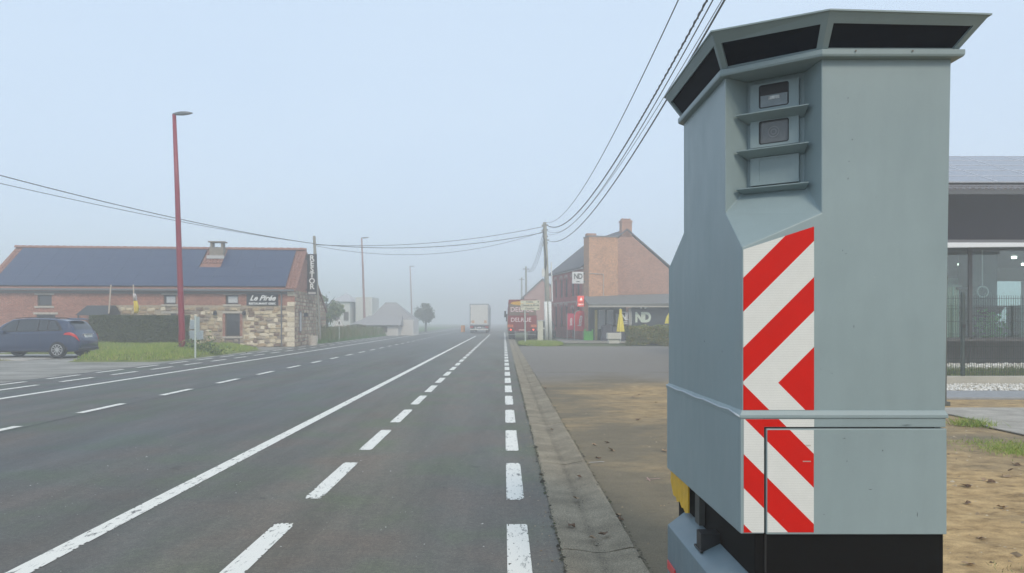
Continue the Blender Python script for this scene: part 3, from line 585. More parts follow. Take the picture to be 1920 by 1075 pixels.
MB().box((GX0-.01, GY+.01, .94), (GX0+.15, GY+9.2, 4.0)).box((GX1-.15, GY+.01, .94), (GX1+.01, GY+9.2, 4.0)).build('side_wall', fasc, gb)
shopglass = glass_mat('shop_glass', (0.80, 0.92, 0.90), 0.02, 0.04)
mull = mat('mullion_grey', (0.07, 0.075, 0.08), 0.45)
for xx in (12.6, 15.9, 18.6, 21.2):
    for yy in (27.0, 30.2): lmp = MB().box((xx, yy, 3.80), (xx+.12, yy+.12, 3.88)).build('ceiling_lamp', mat('lamp_lit', (.9, .9, .85), .5, emit=(1, .95, .85), estr=8.0), gb)
xs_ = [GX0, 13.1, 15.15, 17.3, 19.6, 22.0, 24.4, 26.8, 29.2, GX1]
for i in range(len(xs_)-1):
    wn = MB().box((xs_[i]+.03, GY+.05, .98), (xs_[i]+.08, GY+.13, 3.92)).box((xs_[i+1]-.03, GY+.05, .98), (xs_[i+1]+.02, GY+.13, 3.92)).box((xs_[i]+.08, GY+.05, .945), (xs_[i+1]-.03, GY+.13, .98)).build('window', mull, gb)
    MB().box((xs_[i]+.08, GY+.08, .985), (xs_[i+1]-.03, GY+.092, 3.93)).build('pane', shopglass, wn)
MB().box((16.15, GY+1.5, .94), (17.0, GY+2.3, 3.9)).build('column', mat('column_blue', (0.16, 0.20, 0.23), 0.5), gb)
# things standing behind the glass
def inside(name, lab, cat, mb, m, **kw): o = mb.build(name, m, None, **kw); tag(o, lab, cat); return o
inside('screen', 'pale green partition screen standing behind the shop glass next to the cabinet edge', 'screen', MB().box((12.3, 26.4, .94), (17.3, 26.48, 3.05)), mat('screen_pale', (0.72, 0.80, 0.68), 0.6, var=0.1, scale=1))
cyl = thing('storage_drum', 'ribbed cream drum standing behind the glass beside a dark post', 'drum', (14.75, 24.75, .94))
for k in range(16):
    a = 2*math.pi*k/16; MB().box((.46*math.cos(a)-.02, .46*math.sin(a)-.02, 0), (.46*math.cos(a)+.02, .46*math.sin(a)+.02, 1.72)).build('rib', MATS['screen_pale'], cyl)
MB().lathe([(.45, 0), (.45, 1.7)], 24).build('shell', mat('drum_cream', (0.6, 0.56, 0.42), 0.6), cyl, smooth=False); MB().lathe([(.5, 1.7), (.5, 1.76), (.1, 1.8)], 24).build('lid', mat('lid', (.5, .5, .45), .5), cyl)
inside('display_post', 'dark square post with a flat cap behind the shop glass', 'post', MB().box((14.98, 24.3, .95), (15.2, 24.5, 2.55)).box((14.85, 24.2, 2.55), (15.35, 24.6, 2.63)), mat('post_dark', (0.05, 0.055, 0.05), 0.5))
planter = thing('planter', 'dark oval basket planter on a pedestal inside the glazed shop', 'planter', (16.25, 24.75, .94))
MB().lathe([(.06, 0), (.06, .8), (.3, .82), (.44, 1.06), (.40, 1.06), (.3, .9)], 20).build('bowl', mat('bowl_purple', (0.07, 0.035, 0.05), 0.5), planter, smooth=True)
pts = np.random.normal(size=(260, 3))*[.22, .15, .25]+[0, -.1, .38]; pts[:, 2] = np.abs(pts[:, 2])
lp = leaf_cloud('houseplant', foliage_mat('bright_leaf', (0.06, 0.28, 0.05), (0.14, 0.45, 0.1)), pts+[16.15, 24.62, .95], .09); tag(lp, 'bright green leafy plant on the shop floor under the dark basket planter', 'plant')
art = thing('table', 'thin dark table behind the shop glass left of the basket planter', 'table', (15.6, 24.9, .94))
MB().box((-.45, -.3, .72), (.45, .3, .76)).build('table_top', black, art)
for a in (-.42, .42):
    for b_y in (-.27, .27): MB().box((a-.02, b_y-.02, 0), (a+.02, b_y+.02, .72)).build('leg', black, art)
inside('cabinet', 'low grey-green counter inside the shop at the picture edge', 'counter', MB().box((17.6, 25.2, .94), (21, 25.9, 2.0)).box((17.55, 25.15, 2.0), (21.05, 25.95, 2.05)), mat('counter_green', (0.2, 0.26, 0.24), 0.4))
for k, (x, z, s) in enumerate(((16.0, 2.6, .2), (16.4, 2.75, .16))):
    pass
ornament = inside('metal_ornament', 'silver ring ornament hanging inside the glazed shop', 'ornament', MB().lathe([(.16, -.04), (.2, -.04), (.2, .04), (.16, .04), (.16, -.04)], 24, 'y', (16.1, 24.9, 2.5), cap=False).box((16.09, 24.88, 2.7), (16.11, 24.92, 3.9)), chrome)
inside('notice', 'small white notice stuck up inside the shop glass', 'notice', MB().box((17.35, 24.2, 2.25), (17.62, 24.21, 2.6)), white_paint)
# roof: slope of tiles at the eave, solar panels above
RY0, RZ0, RY1, RZ1 = 23.4, 5.66, 29.2, 7.95; sl_ = math.atan2(RZ1-RZ0, RY1-RY0); Ls = math.hypot(RY1-RY0, RZ1-RZ0)
def rp(x, s, h=0): return (x, RY0+s*math.cos(sl_)-h*math.sin(sl_), RZ0+s*math.sin(sl_)+h*math.cos(sl_))
rf = MB(); rf.add([rp(GX0-.4, 0), rp(GX1+.4, 0), rp(GX1+.4, Ls), rp(GX0-.4, Ls), rp(GX0-.4, 0, -.14), rp(GX1+.4, 0, -.14), rp(GX1+.4, Ls, -.14), rp(GX0-.4, Ls, -.14)], [(0,1,2,3),(7,6,5,4),(0,4,5,1),(1,5,6,2),(2,6,7,3),(3,7,4,0)])
roofm = mat('roof_tile_dark', (0.16, 0.15, 0.155), 0.75, var=0.2, scale=4); roof = rf.build('roof', roofm, gb)
gbl = [(RY0+.25, 4.03), (RY1, 4.03), (33.2, 4.03), (33.2, RZ0-.2), (RY1, RZ1-.2), (RY0+.25, RZ0-.1)]
for xx in (GX0+.2, GX1-.4): MB().prism([(xx, y, z) for y, z in gbl], (.2, 0, 0)).build('gable', fasc, gb)
MB().prism([(GX0-.4, RY1+.001, RZ1), (GX0-.4, 35.0, RZ0-.1), (GX0-.4, 35.0, RZ0-.24), (GX0-.4, RY1+.001, RZ1-.14)], (GX1-GX0+.8, 0, 0)).build('rear_roof', roofm, gb)
tl = MB()
x = GX0-.3
while x < GX1+.3:
    for row in range(2):
        s0 = -.06+row*.32; vs = []
        for t in range(5):
            a = math.pi*t/4; vs += [rp(x+.09-.09*math.cos(a), s0, .01+.06*math.sin(a)+.01), rp(x+.09-.09*math.cos(a), s0+.36, .0+.05*math.sin(a))]
        tl.add(vs, [(2*t, 2*t+2, 2*t+3, 2*t+1) for t in range(4)]+[(0, 2, 4, 6, 8)])
    x += .2
tl.build('roof_tile', roofm, roof, kind='stuff')
gut_m = MB().box((GX0-.4, RY0-.16, RZ0-.16), (GX1+.4, RY0-.02, RZ0-.03)).build('gutter', mull, gb)
pan = mat('solar_panel_pale', (0.15, 0.155, 0.19), 0.18, spec=0.8); panf = mat('panel_frame', (0.62, 0.64, 0.68), 0.4, 0.3)
pw, ph = 1.68, 1.02; e_s = .78
pm = None
for r_ in range(5):
    for c_i in range(12):
        x0 = GX0+.0+c_i*(pw+.03); s0 = e_s+r_*(ph+.025)
        if s0+ph > Ls: continue
        f = MB(); fw = .022
        def bar(xa, xb, sa, sb): f.add([rp(xa, sa, .08), rp(xb, sa, .08), rp(xb, sb, .08), rp(xa, sb, .08), rp(xa, sa, .12), rp(xb, sa, .12), rp(xb, sb, .12), rp(xa, sb, .12)], [(0,3,2,1),(4,5,6,7),(0,1,5,4),(1,2,6,5),(2,3,7,6),(3,0,4,7)])
        bar(x0, x0+pw, s0, s0+fw); bar(x0, x0+pw, s0+ph-fw, s0+ph); bar(x0, x0+fw, s0+fw, s0+ph-fw); bar(x0+pw-fw, x0+pw, s0+fw, s0+ph-fw)
        p_ = f.build('solar_panel', panf, gb)
        MB().quad(rp(x0+fw, s0+fw, .113), rp(x0+pw-fw, s0+fw, .113), rp(x0+pw-fw, s0+ph-fw, .113), rp(x0+fw, s0+ph-fw, .113)).build('panel_glass', pan, p_)
# low wall, gravel strip, mesh fence
MB().box((8.4, 17.5, -.05), (30, 17.75, .20)).build('low_wall', mat('wall_pale', (0.42, 0.40, 0.34), 0.85, var=0.15, scale=2), label='low pale concrete wall under the green mesh fence', cat='wall', bevel=0.01)
MB().quad((8.4, 15.76, .0), (30, 15.76, .0), (30, 17.5, .0), (8.4, 17.5, .0)).build('gravel_bed', mat('gravel_bed', (0.35, 0.33, 0.28), .9), kind='structure')
def pebbles(x0, x1, y0, y1, n, size, m, z):
    P_ = np.random.uniform((x0, y0), (x1, y1), (n, 2)); base = np.array([(1,0,0),(-1,0,0),(0,1,0),(0,-1,0),(0,0,.8),(0,0,-.6)])
    fc = np.array([(0,2,4),(2,1,4),(1,3,4),(3,0,4),(2,0,5),(1,2,5),(3,1,5),(0,3,5)])
    V = []; 
    an = np.random.uniform(0, 6.28, n); s = size*np.random.uniform(.6, 1.4, (n, 3)); ca, sa = np.cos(an), np.sin(an)
    B = base[None]*s[:, None, :]*np.random.uniform(.8, 1.2, (n, 6, 1)); X = B[:, :, 0]*ca[:, None]-B[:, :, 1]*sa[:, None]; Y = B[:, :, 0]*sa[:, None]+B[:, :, 1]*ca[:, None]
    V = np.stack([X+P_[:, :1], Y+P_[:, 1:], B[:, :, 2]*.7+z+np.random.uniform(0, size*.8, (n, 1))], -1).reshape(-1, 3)
    Fq = (fc[None]+6*np.arange(n)[:, None, None]).reshape(-1, 3); return fast_mesh('gravel', V, Fq, m, kind='stuff')
wst = foliage_mat('white_stone', (0.42, 0.38, 0.3), (0.66, 0.64, 0.58), (0.85, 0.84, 0.8))
pebbles(8.6, 16, 15.8, 17.45, 5500, .032, wst, .01); pebbles(9, 24, 20.6, 22.6, 6000, .05, wst, .18)
MB().quad((8.4, 17.76, .12), (30, 17.76, .12), (30, 23.0, .12), (8.4, 23.0, .12)).build('lawn', MATS['bank_earth'], kind='structure')
q = scatter(9000, 9.5, 20, 17.9, 20.4, lambda x, y: noise.noise((x*1.2, y, 2)) > -0.15); blades('grass_blades', MATS['weeds'], q, 0.2, 0.01, z0=.12, kind='stuff')
fn = thing('mesh_fence', 'green welded mesh fence in front of the glass fronted shop', 'fence', (0, 0, 0)); fm = mat('fence_green', (0.05, 0.075, 0.07), 0.5)
x = 8.4+.05; wm = MB()
while x < 22: wm.add([(x-.0035, 17.62, .18), (x+.0035, 17.62, .18), (x+.0035, 17.62, 2.12), (x-.0035, 17.62, 2.12), (x-.0035, 17.627, .18), (x+.0035, 17.627, .18), (x+.0035, 17.627, 2.12), (x-.0035, 17.627, 2.12)], [(0,1,2,3),(0,3,7,4),(1,5,6,2)]); x += .055
wm.build('mesh_wire', fm, fn, kind='stuff')
for z in (.3, .55, .62, .9, 1.2, 1.5, 1.8, 1.87, 2.05): MB().box((8.4, 17.614, z-.005), (22, 17.6195, z+.005)).build('rail_wire', fm, fn)
for x in (8.45, 10.95, 13.45, 15.95, 18.45, 20.95):
    p_ = MB().box((x-.03, 17.63, .2), (x+.03, 17.69, 2.2)).build('post', fm, fn)
    MB().box((x-.035, 17.60, 1.35), (x+.035, 17.6125, 1.43)).build('clip', black, p_)
# thin pole beside the cabinet
MB().tube([(7.93, 13.3, -.01), (7.95, 13.3, 2.3)], .024, 10).box((7.87, 13.24, -.01), (7.99, 13.36, .06)).build('metal_pole', mat('pole_dark', (0.08, 0.09, 0.08), 0.5), label='thin dark metal pole seen just behind the right edge of the cabinet', cat='pole', smooth=False)
# ------------------------------------------------------------------ restaurant on the left
RR = R(5.5); RO = Vector((-12.45, 44.0, 0))
res = thing('restaurant', 'long low restaurant of brick and rubble stone with dark solar roof across the road', 'building', RO, RR)
U = Vector((math.cos(RR), math.sin(RR), 0)); Vn = Vector((-math.sin(RR), math.cos(RR), 0))
def fc_(px, py):                                       # photo pixel on the front wall plane -> local (u, z)
    d = Vector(((px-VX)/F, 1, (HY-py)/F)); o = Vector((0, 0, EYE)); t = (RO-o).dot(Vn)/d.dot(Vn); p = o+d*t-RO; return p.dot(U), p.z
redb = brick_mat('red_brick', (0.28, 0.10, 0.065), (0.38, 0.17, 0.115), (0.38, 0.33, 0.29))
LEN = 17.4; EZ = 3.42; RZ = 5.93; RT = 3.5; BT = 12.6; BZ = 2.3; TH = .35
walls = MB()
# front wall with real openings
ops = {'up': [(70, 97, 553, 574), (307, 330, 553, 571), (423, 447, 553, 571)], 'low': [(422, 450, 588, 631), (307, 331, 588, 612), (68, 104, 590, 612)]}
opn = []
for k in ops:
    for a in ops[k]:
        u0, zt = fc_(a[0], a[2]); u1, zb = fc_(a[1], a[3]); 
        if k == 'low' and a[0] != 422: zb = .1
        opn.append((u0, u1, zb, zt))
def holed(mb, u0, u1, z0, z1, holes, y0, y1):          # split a wall into boxes around its openings
    xs = sorted({u0, u1} | {h[0] for h in holes} | {h[1] for h in holes})
    for a, b in zip(xs, xs[1:]):
        hs = sorted([h for h in holes if h[0] <= a+1e-6 and h[1] >= b-1e-6], key=lambda h: h[2]); z = z0
        for h in hs: mb.box((a, y0, z), (b, y1, h[2])); z = h[3]
        mb.box((a, y0, z), (b, y1, z1))
holed(walls, -LEN, 0, 0, EZ, opn, 0, TH)
walls.prism([(-TH, TH, 0), (-TH, BT, 0), (-TH, BT, BZ), (-TH, RT, RZ-.12), (-TH, TH, EZ+.1)], (TH, 0, 0))
walls.prism([(-LEN, TH, 0), (-LEN, BT, 0), (-LEN, BT, BZ), (-LEN, RT, RZ-.12), (-LEN, TH, EZ+.1)], (TH, 0, 0))
walls.box((-LEN, BT, 0), (0, BT+.3, BZ)).build('wall', redb, res)
stone_c = [(0.50, 0.42, 0.28), (0.60, 0.52, 0.37), (0.40, 0.30, 0.19), (0.30, 0.25, 0.20), (0.68, 0.61, 0.47), (0.22, 0.16, 0.12)]
smats = [mat('rubble_stone_%s' % w_, c, 0.9, var=0.15, scale=3, bump=0.6, bscale=14, spec=0.1) for w_, c in zip(('tan', 'cream', 'ochre', 'grey', 'pale', 'brown'), stone_c)]
MB().box((-7.0, -.012, 0.0), (-.01, -.001, 2.42)).build('mortar', mat('lime_mortar', (0.36, 0.31, 0.24), 0.95, var=0.15), res) if False else None
mort = mat('lime_mortar', (0.40, 0.34, 0.25), 0.95, var=0.25)
mbm = MB(); mh = [h for h in opn]; ZS = 2.45; US = fc_(212, 580)[0]
holed(mbm, -7.1, -.01, 0.0, ZS, [(h[0]-.14, h[1]+.14, h[2]-.12, min(h[3]+.12, ZS)) for h in mh if h[0] > -8 and h[2] < ZS-.1], -.02, -.001)
mbm.box((US, -.02, 1.7), (-7.1, -.001, ZS)).build('mortar', mort, res)
def stone_mesh(w, h, d):
    mb = MB(); k = 7; out = []
    for i in range(k):
        a = 2*math.pi*(i+.5*random.random())/k; x, z = math.cos(a), math.sin(a); m_ = max(abs(x), abs(z)); q = .9+.1*random.random()
        sx = (abs(x)/m_)**.6*math.copysign(1, x)*w/2*q; sz = (abs(z)/m_)**.6*math.copysign(1, z)*h/2*q; out.append((sx, sz))
    vs = [(x, 0, z) for x, z in out]+[(x*.92, -d*.7, z*.9) for x, z in out]+[(x*.6, -d, z*.55) for x, z in out]
    mb.add(vs, [(i, (i+1) % k, k+(i+1) % k, k+i) for i in range(k)]+[(k+i, k+(i+1) % k, 2*k+(i+1) % k, 2*k+i) for i in range(k)]+[tuple(range(2*k, 3*k))])
    return mb.mesh('stone')
protos = [[], [], []]
for i in range(30):
    me = stone_mesh(.42*random.uniform(.7, 1.1), .21*random.uniform(.85, 1.05), .035); me.materials.append(smats[i % 6]); protos[0].append(me)
random.seed(5); cnt = 0
def blocked(u, z, w, h):
    for a, b, c, d in opn:
        if u+w > a-.16 and u-w < b+.16 and z+h > c-.12 and z-h < d+.14: return True
    return False
z = .11; row = 0
while z < ZS-.05:
    u = -7.05 if z < 1.7 else US
    while u < -.75:
        w_ = random.uniform(.24, .52)
        if not blocked(u+w_/2, z, w_/2*.8, .1) and not (z < 1.6 and u < -6.9) and cnt < 262:
            me = random.choice(protos[0]); o = link('stone', me, None, res); o.location = (u+w_/2, -.021+.001*random.random(), z+random.uniform(-.045, .045)); s = w_/.40
            o.scale = (s, 1+random.uniform(-.3, 1.4), random.uniform(.7, 1.2)); o.rotation_euler.y = random.uniform(-.12, .12); cnt += 1
        u += w_
    z += .212; row += 1
# quoins: squared pale blocks at the corner and round the blocked doorway
qm = smats[4]; qn = 0
qme = MB().box((-.5, -.5, -.5), (.5, .5, .5)).mesh('quoin'); qme.materials.append(smats[1])
qme2 = MB().box((-.5, -.5, -.5), (.5, .5, .5)).mesh('quoin'); qme2.materials.append(smats[4])
def quoin(u, z, w, h, d=.05, me=None):
    o = link('quoin', me or random.choice((qme, qme2)), None, res); o.location = (u, -.02-d/2+.01, z); o.scale = (w, d, h)
    b = o.modifiers.new('bevel', 'BEVEL'); b.width = .03; b.segments = 1; return o
zz = .14
while zz < 3.2:
    w_ = .6 if int(zz/.3) % 2 else .42; quoin(-w_/2-.0, zz, w_, .26); zz += .295 if zz < 1.9 else .62
for k in range(5): quoin(-2.55-(.08 if k % 2 else 0), .2+.38*k, .42+(.16 if k % 2 else 0), .3)
quoin(-1.4, 2.02, 2.3, .16, .045); quoin(-1.1, 1.25, .9, .26)
# windows
frm = mat('window_frame_dark', (0.10, 0.085, 0.075), 0.5); pane_d = mat('pane_dark', (0.045, 0.05, 0.055), 0.08, spec=0.8); blind = mat('blind_white', (0.55, 0.58, 0.6), 0.4)
lint = mat('stone_lintel', (0.46, 0.43, 0.37), 0.85, var=0.15)
for i, (a, b, c, d) in enumerate(opn):
    fo = MB()
    for (p, q_, r_, s) in ((a, b, c, c+.06), (a, b, d-.06, d), (a, a+.06, c+.06, d-.06), (b-.06, b, c+.06, d-.06)): fo.box((p, .09, r_), (q_, .16, s))
    wn = fo.build('window', frm, res)
    MB().box((a+.061, .12, c+.061), (b-.061, .13, d-.061)).build('pane', pane_d, wn)
    if i in (1, 2): MB().box((a+.12, .10, c+.10), (b-.07, .112, d-.10)).build('blind', blind, wn)
    MB().box((a-.14, -.05, d), (b+.14, .09, d+.12)).build('lintel', lint, res, bevel=.01)
    if c > .3: MB().box((a-.14, -.07, c-.11), (b+.14, .09, c)).build('sill', lint, res, bevel=.01)
    if i == 3:
        for s_, uu in ((-1, a-.1), (1, b+.07)): MB().box((uu, -.03, c), (uu+.08 if s_ > 0 else uu+.08, -.002, d)).build('jamb', redb, res)
        MB().box((a-.02, -.06, .12), (b+.02, -.024, .62)).build('cellar_vent', frm, res)
# wall lamps
for px in (405, 459):
    u, z_ = fc_(px, 587); lm = MB().lathe([(.03, .1), (.1, .08), (.12, -.1), (.02, -.14)], 10, 'z', (u, -.2, z_)).build('wall_lamp', black, res); MB().box((u-.02, -.2, z_+.1), (u+.02, -.001, z_+.13)).build('arm', black, lm)
# pale menu cases by the entrance
for (x0, x1_, y0, y1) in ((357, 375, 600, 617), (352, 382, 620, 637)):
    u0, zt = fc_(x0, y0); u1, zb = fc_(x1_, y1); m_ = MB().box((u0, -.12, zb), (u1, -.04, zt)).build('menu_case', mat('case_pale', (0.42, 0.5, 0.53), 0.3, var=.15), res); MB().box((u0+.05, -.13, zb+.05), (u1-.05, -.121, zt-.05)).build('menu_glass', mat('case_glass', (0.36, 0.44, 0.48), 0.1), m_)
# roof
tilem = mat('orange_tile', (0.27, 0.135, 0.10), 0.85, var=0.3, scale=7, bump=1.0, bscale=20)
OV = .25; sf = (RZ-EZ)/(RT); sb_ = (RZ-BZ)/(BT-RT)
def rpt(u, t, h=0): return (u, t-h*.6, (EZ+.15+sf*t if t <= RT else RZ+.15-sb_*(t-RT))+h*.8)
rm = MB(); rm.prism([rpt(-LEN-.1, -OV), rpt(-LEN-.1, RT), rpt(-LEN-.1, BT+.4), (-LEN-.1, BT+.4, BZ-.15), (-LEN-.1, RT, RZ-.02), (-LEN-.1, -OV, EZ-.16)], (LEN+.2, 0, 0))
rfo = rm.build('roof', tilem, res)
# real tile waves where tiles show: eave strip, right verge, chimney patch
tm = MB(); sd_ = Vector((0, 1, sf)).normalized(); nd_ = Vector((0, -sf, 1)).normalized()
def tile_row(ua, ub, t_0, t_1):
    t = t_0
    while t < t_1:
        u = ua
        while u < ub:
            vs = []; p = Vector(rpt(u, t)); tlen = .36
            for k in range(4):
                a = math.pi*k/3; off = Vector((.1-.1*math.cos(a), 0, 0))+nd_*(.02+.05*math.sin(a)); vs += [p+off, p+off*1.0+sd_*tlen-nd_*.03]
            tm.add(vs, [(2*k, 2*k+2, 2*k+3, 2*k+1) for k in range(3)]+[(0, 2, 4, 6)]); u += .21
        t += .27
tile_row(-.48, 0, -.2, RT-.3); tile_row(-LEN, -LEN+.4, -.2, RT-.3)
uc = fc_(394, 545)[0]*1.075
tile_row(uc-.75, uc+.55, 2.1, RT-.3)
tm.build('roof_tile', tilem, rfo, kind='stuff')
rme = MB().add([(0+.17*math.cos(math.pi*k/5)*1.0, 0, .14*math.sin(math.pi*k/5)) for k in range(6)], [(0,1,2,3,4,5)]).mesh('x')
prt = MB(); n_ = 6; vs = []
for (x, s) in ((-.22, 1.12), (.2, .9)): vs += [(x, .19*s*math.cos(math.pi*k/5), .15*s*math.sin(math.pi*k/5)) for k in range(6)]
prt.add(vs, [(k, k+1, 7+k, 6+k) for k in range(5)]+[tuple(range(6))[::-1], tuple(range(6, 12))]); rid = prt.mesh('ridge_tile'); rid.materials.append(tilem)
u = -LEN+.1
while u < 0: o = link('ridge_tile', rid, None, res); o.location = (u, RT, RZ+.14); u += .4
for (ua, nm) in ((0.02, 0), (-LEN-.02, 1)):
    for k in range(10):
        pass
spm = mat('solar_panel_dark', (0.010, 0.028, 0.085), 0.3, spec=0.6); spg = mat('panel_edge', (0.03, 0.035, 0.05), 0.5)
npc = 15; u0s, u1s = -LEN+.45, -.5; pwid = (u1s-u0s)/npc; nr = 4; t0s, t1s = -.12, RT-.2; pht = (t1s-t0s)/nr
for i in range(npc):
    for j in range(nr):
        a, b = u0s+i*pwid+.004, u0s+(i+1)*pwid-.004; t0q, t1q = t0s+j*pht+.004, t0s+(j+1)*pht-.004
        if j >= 2 and b > uc-.72 and a < uc+.5: 
            if a < uc-.72: b = uc-.74
            elif b > uc+.5: a = uc+.52
            else: continue
        mb = MB(); lo_ = [Vector(rpt(a, t0q))+nd_*.08, Vector(rpt(b, t0q))+nd_*.08, Vector(rpt(b, t1q))+nd_*.08, Vector(rpt(a, t1q))+nd_*.08]
        mb.prism(lo_, nd_*.04).build('solar_panel', spm, res)
ch_b = mat('chimney_brick', (0.24, 0.21, 0.17), .9, var=.3, scale=6)
cz = RZ-.45
chim = MB().box((uc-.42, RT-.95, cz-.3), (uc+.42, RT-.35, RZ+.18)).build('chimney', ch_b, rfo)
MB().box((uc-.55, RT-1.1, cz-.08), (uc+.5, RT-.96, cz+.12)).build('flashing', mat('lead_pale', (.45, .46, .46), .5), rfo)
mb = MB()
for dx in (-.38, .26):
    for dy in (-.9, -.5): mb.box((uc+dx, RT+dy, RZ+.18), (uc+dx+.12, RT+dy+.12, RZ+.5))
mb.box((uc-.5, RT-1.0, RZ+.5), (uc+.5, RT-.3, RZ+.57)).build('chimney_cap', ch_b, rfo)
zinc = mat('zinc_gutter', (0.16, 0.17, 0.18), 0.4, 0.3)
MB().box((-LEN-.1, -.38, EZ-.13), (.02, -.26, EZ-.02)).build('gutter', zinc, res)
MB().box((-LEN, -.05, EZ-.30), (-.01, -.002, EZ-.16)).build('fascia_board', mat('fascia_board', (.2, .19, .18), .7), res)
for uu in (-.75, -LEN+.25): MB().tube([(uu, -.08, .05), (uu, -.08, EZ-.35), (uu, -.3, EZ-.12)], .045, 8).build('downpipe', zinc, res)
MB().box((-LEN+.5, -.22, 2.95), (-LEN+.85, -.03, 3.2)).build('floodlight', white_paint, res)
# gable stones (one mass), gable window, lamp, flower tub
gm = MB(); random.seed(11); z = .12
while z < 3.4:
    y = .1; ymax = min(BT-.2, BT-.2 if z < BZ-.1 else RT+(RZ-z)/sb_-.3)
    while y < ymax:
        w_ = random.uniform(.26, .5); 
        if not (1.1 < y+w_/2 < 2.2 and .7 < z < 2.25): 
            x_ = random.uniform(.012, .04); h_ = random.uniform(.08, .105)
            gm.add([(.001, y+.02, z-h_), (.001, y+w_-.02, z-h_), (.001, y+w_-.02, z+h_), (.001, y+.02, z+h_), (x_, y+.05, z-h_*.7), (x_, y+w_-.05, z-h_*.8), (x_, y+w_-.06, z+h_*.7), (x_, y+.04, z+h_*.8)], [(4,5,6,7),(0,1,5,4),(1,2,6,5),(2,3,7,6),(3,0,4,7)])
        y += w_
    z += .225
gs_m = mat('gable_stone', (0.3, 0.25, 0.18), .9, spec=.1); N_, L_, b_ = nodes(gs_m); g_ = N_.new('ShaderNodeNewGeometry'); L_.new(nramp(N_, L_, g_.outputs['Random Per Island'], [(0, (.2, .16, .12)), (.4, (.32, .27, .2)), (.7, (.42, .35, .25)), (.95, (.55, .5, .4))]), b_.inputs['Base Color'])
gm.build('gable_stone', gs_m, res, kind='stuff')
gw = MB().box((.002, 1.3, .8), (.06, 2.0, 2.15)).build('window', frm, res); MB().box((.061, 1.42, .9), (.066, 1.62, 2.05)).box((.061, 1.70, .9), (.066, 1.9, 2.05)).build('pane', blind, gw)
MB().box((.0, 3.0, 1.8), (.25, 3.2, 2.05)).build('wall_lamp', black, res)
tag(MB().lathe([(.28, 0), (.34, .55), (.34, .6), (.28, .6), (.26, .45)], 16, 'z', (-12.05, 46.6, 0)).build('flower_tub', mat('tub_stone', (.5, .46, .4), .8)), 'pale stone tub standing at the foot of the restaurant gable', 'tub')
# signs
sgn = mat('sign_board', (0.025, 0.03, 0.032), 0.4); letter_w = mat('letter_white', (0.8, 0.82, 0.82), 0.4)
u0, zt = fc_(463, 551); u1, zb = fc_(522, 573)
bs = MB().box((u0, -.09, zb), (u1, -.03, zt)).build('sign', sgn, res, label='dark name board with white script')
def tm_(u, z, y=-.094): return Matrix.Translation((u, y, z)) @ Matrix.Rotation(R(90), 4, 'X')
text('Le Pirée', .44, letter_w, bs, tm_((u0+u1)/2, (zb+zt)/2+.08), shear=.45, bold=.012)
text('RESTAURANT GREC', .165, letter_w, bs, tm_((u0+u1)/2, zb+.1), bold=.006, xs=1.05)
# blade sign on the gable, facing the road
vb = thing('blade_sign', 'tall narrow dark sign with white letters running down, fixed to the restaurant gable', 'sign', RO+U*.1+Vn*3.7, RR)
MB().box((0.02, 0, 3.2), (.62, .12, 5.85)).build('board', sgn, vb)
MB().box((-.1, .04, 3.5), (.02, .08, 3.56)).box((-.1, .04, 5.5), (.02, .08, 5.56)).build('bracket', black, vb)
for k, c_ in enumerate('RESTOR'): text(c_, .48, letter_w, vb, Matrix.Translation((.32, -.006, 5.58-.37*k)) @ Matrix.Rotation(R(90), 4, 'X'), bold=.012)
MB().box((.08, -.01, 3.26), (.56, -.001, 3.40)).build('label_strip', mat('strip_grey', (.45, .45, .45), .5), vb)

# hedge, poles, flag, parasol in front of the restaurant
def hedge(name, x0, x1, y0, y1, h, label, m, n=26000, ls=.045, zb=0.0, fuzz=.05, inner=(0.02, 0.03, 0.012)):
    hg = thing(name, label, 'hedge', (0, 0, 0))
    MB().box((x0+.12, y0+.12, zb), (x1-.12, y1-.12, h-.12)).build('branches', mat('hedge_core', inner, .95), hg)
    fr = np.random.uniform(size=(n, 3)); P_ = np.empty((n, 3)); side = np.random.choice(4, n, p=[.62, .12, .12, .14])
    P_[:, 0] = x0+(x1-x0)*fr[:, 0]; P_[:, 1] = y0+(y1-y0)*fr[:, 1]; P_[:, 2] = zb+(h-zb)*fr[:, 2]; dpt = np.abs(np.random.normal(0, .05, n))
    P_[side == 0, 1] = (y0+dpt)[side == 0]; P_[side == 1, 0] = (x0+dpt)[side == 1]; P_[side == 2, 0] = (x1-dpt)[side == 2]; P_[side == 3, 2] = (h-dpt)[side == 3]
    P_ += np.array([noise.noise(Vector(p)*1.6)*fuzz for p in P_])[:, None]
    leaf_cloud('leaves', m, P_, ls, hg, kind='stuff'); return hg
hm = foliage_mat('hedge_leaf', (0.045, 0.062, 0.012), (0.07, 0.088, 0.02), (0.11, 0.12, 0.03))
hedge('hedge', -22.3, -17.4, 39.8, 41.0, 1.82, 'neatly clipped dark green hedge between the car and the red lamp post', hm)
flm = foliage_mat('shrub_leaf', (0.05, 0.10, 0.03), (0.12, 0.19, 0.05), (0.25, 0.26, 0.09))
pts = np.random.normal(size=(3000, 3))*[.75, .35, .35]+[-21.6, 35.2, .45]; pts[:, 2] = np.abs(pts[:, 2]); tag(leaf_cloud('shrub', flm, pts, .07), 'loose low shrub growing behind the rear of the parked blue car', 'shrub')
pts = np.random.normal(size=(1600, 3))*[.5, .3, .22]+[-13.6, 33.0, .25]; pts[:, 2] = np.abs(pts[:, 2]); tag(leaf_cloud('shrub', flm, pts, .05), 'weedy shrub at the foot of the red lamp post', 'shrub')
cane = mat('cane', (0.5, 0.42, 0.34), .7)
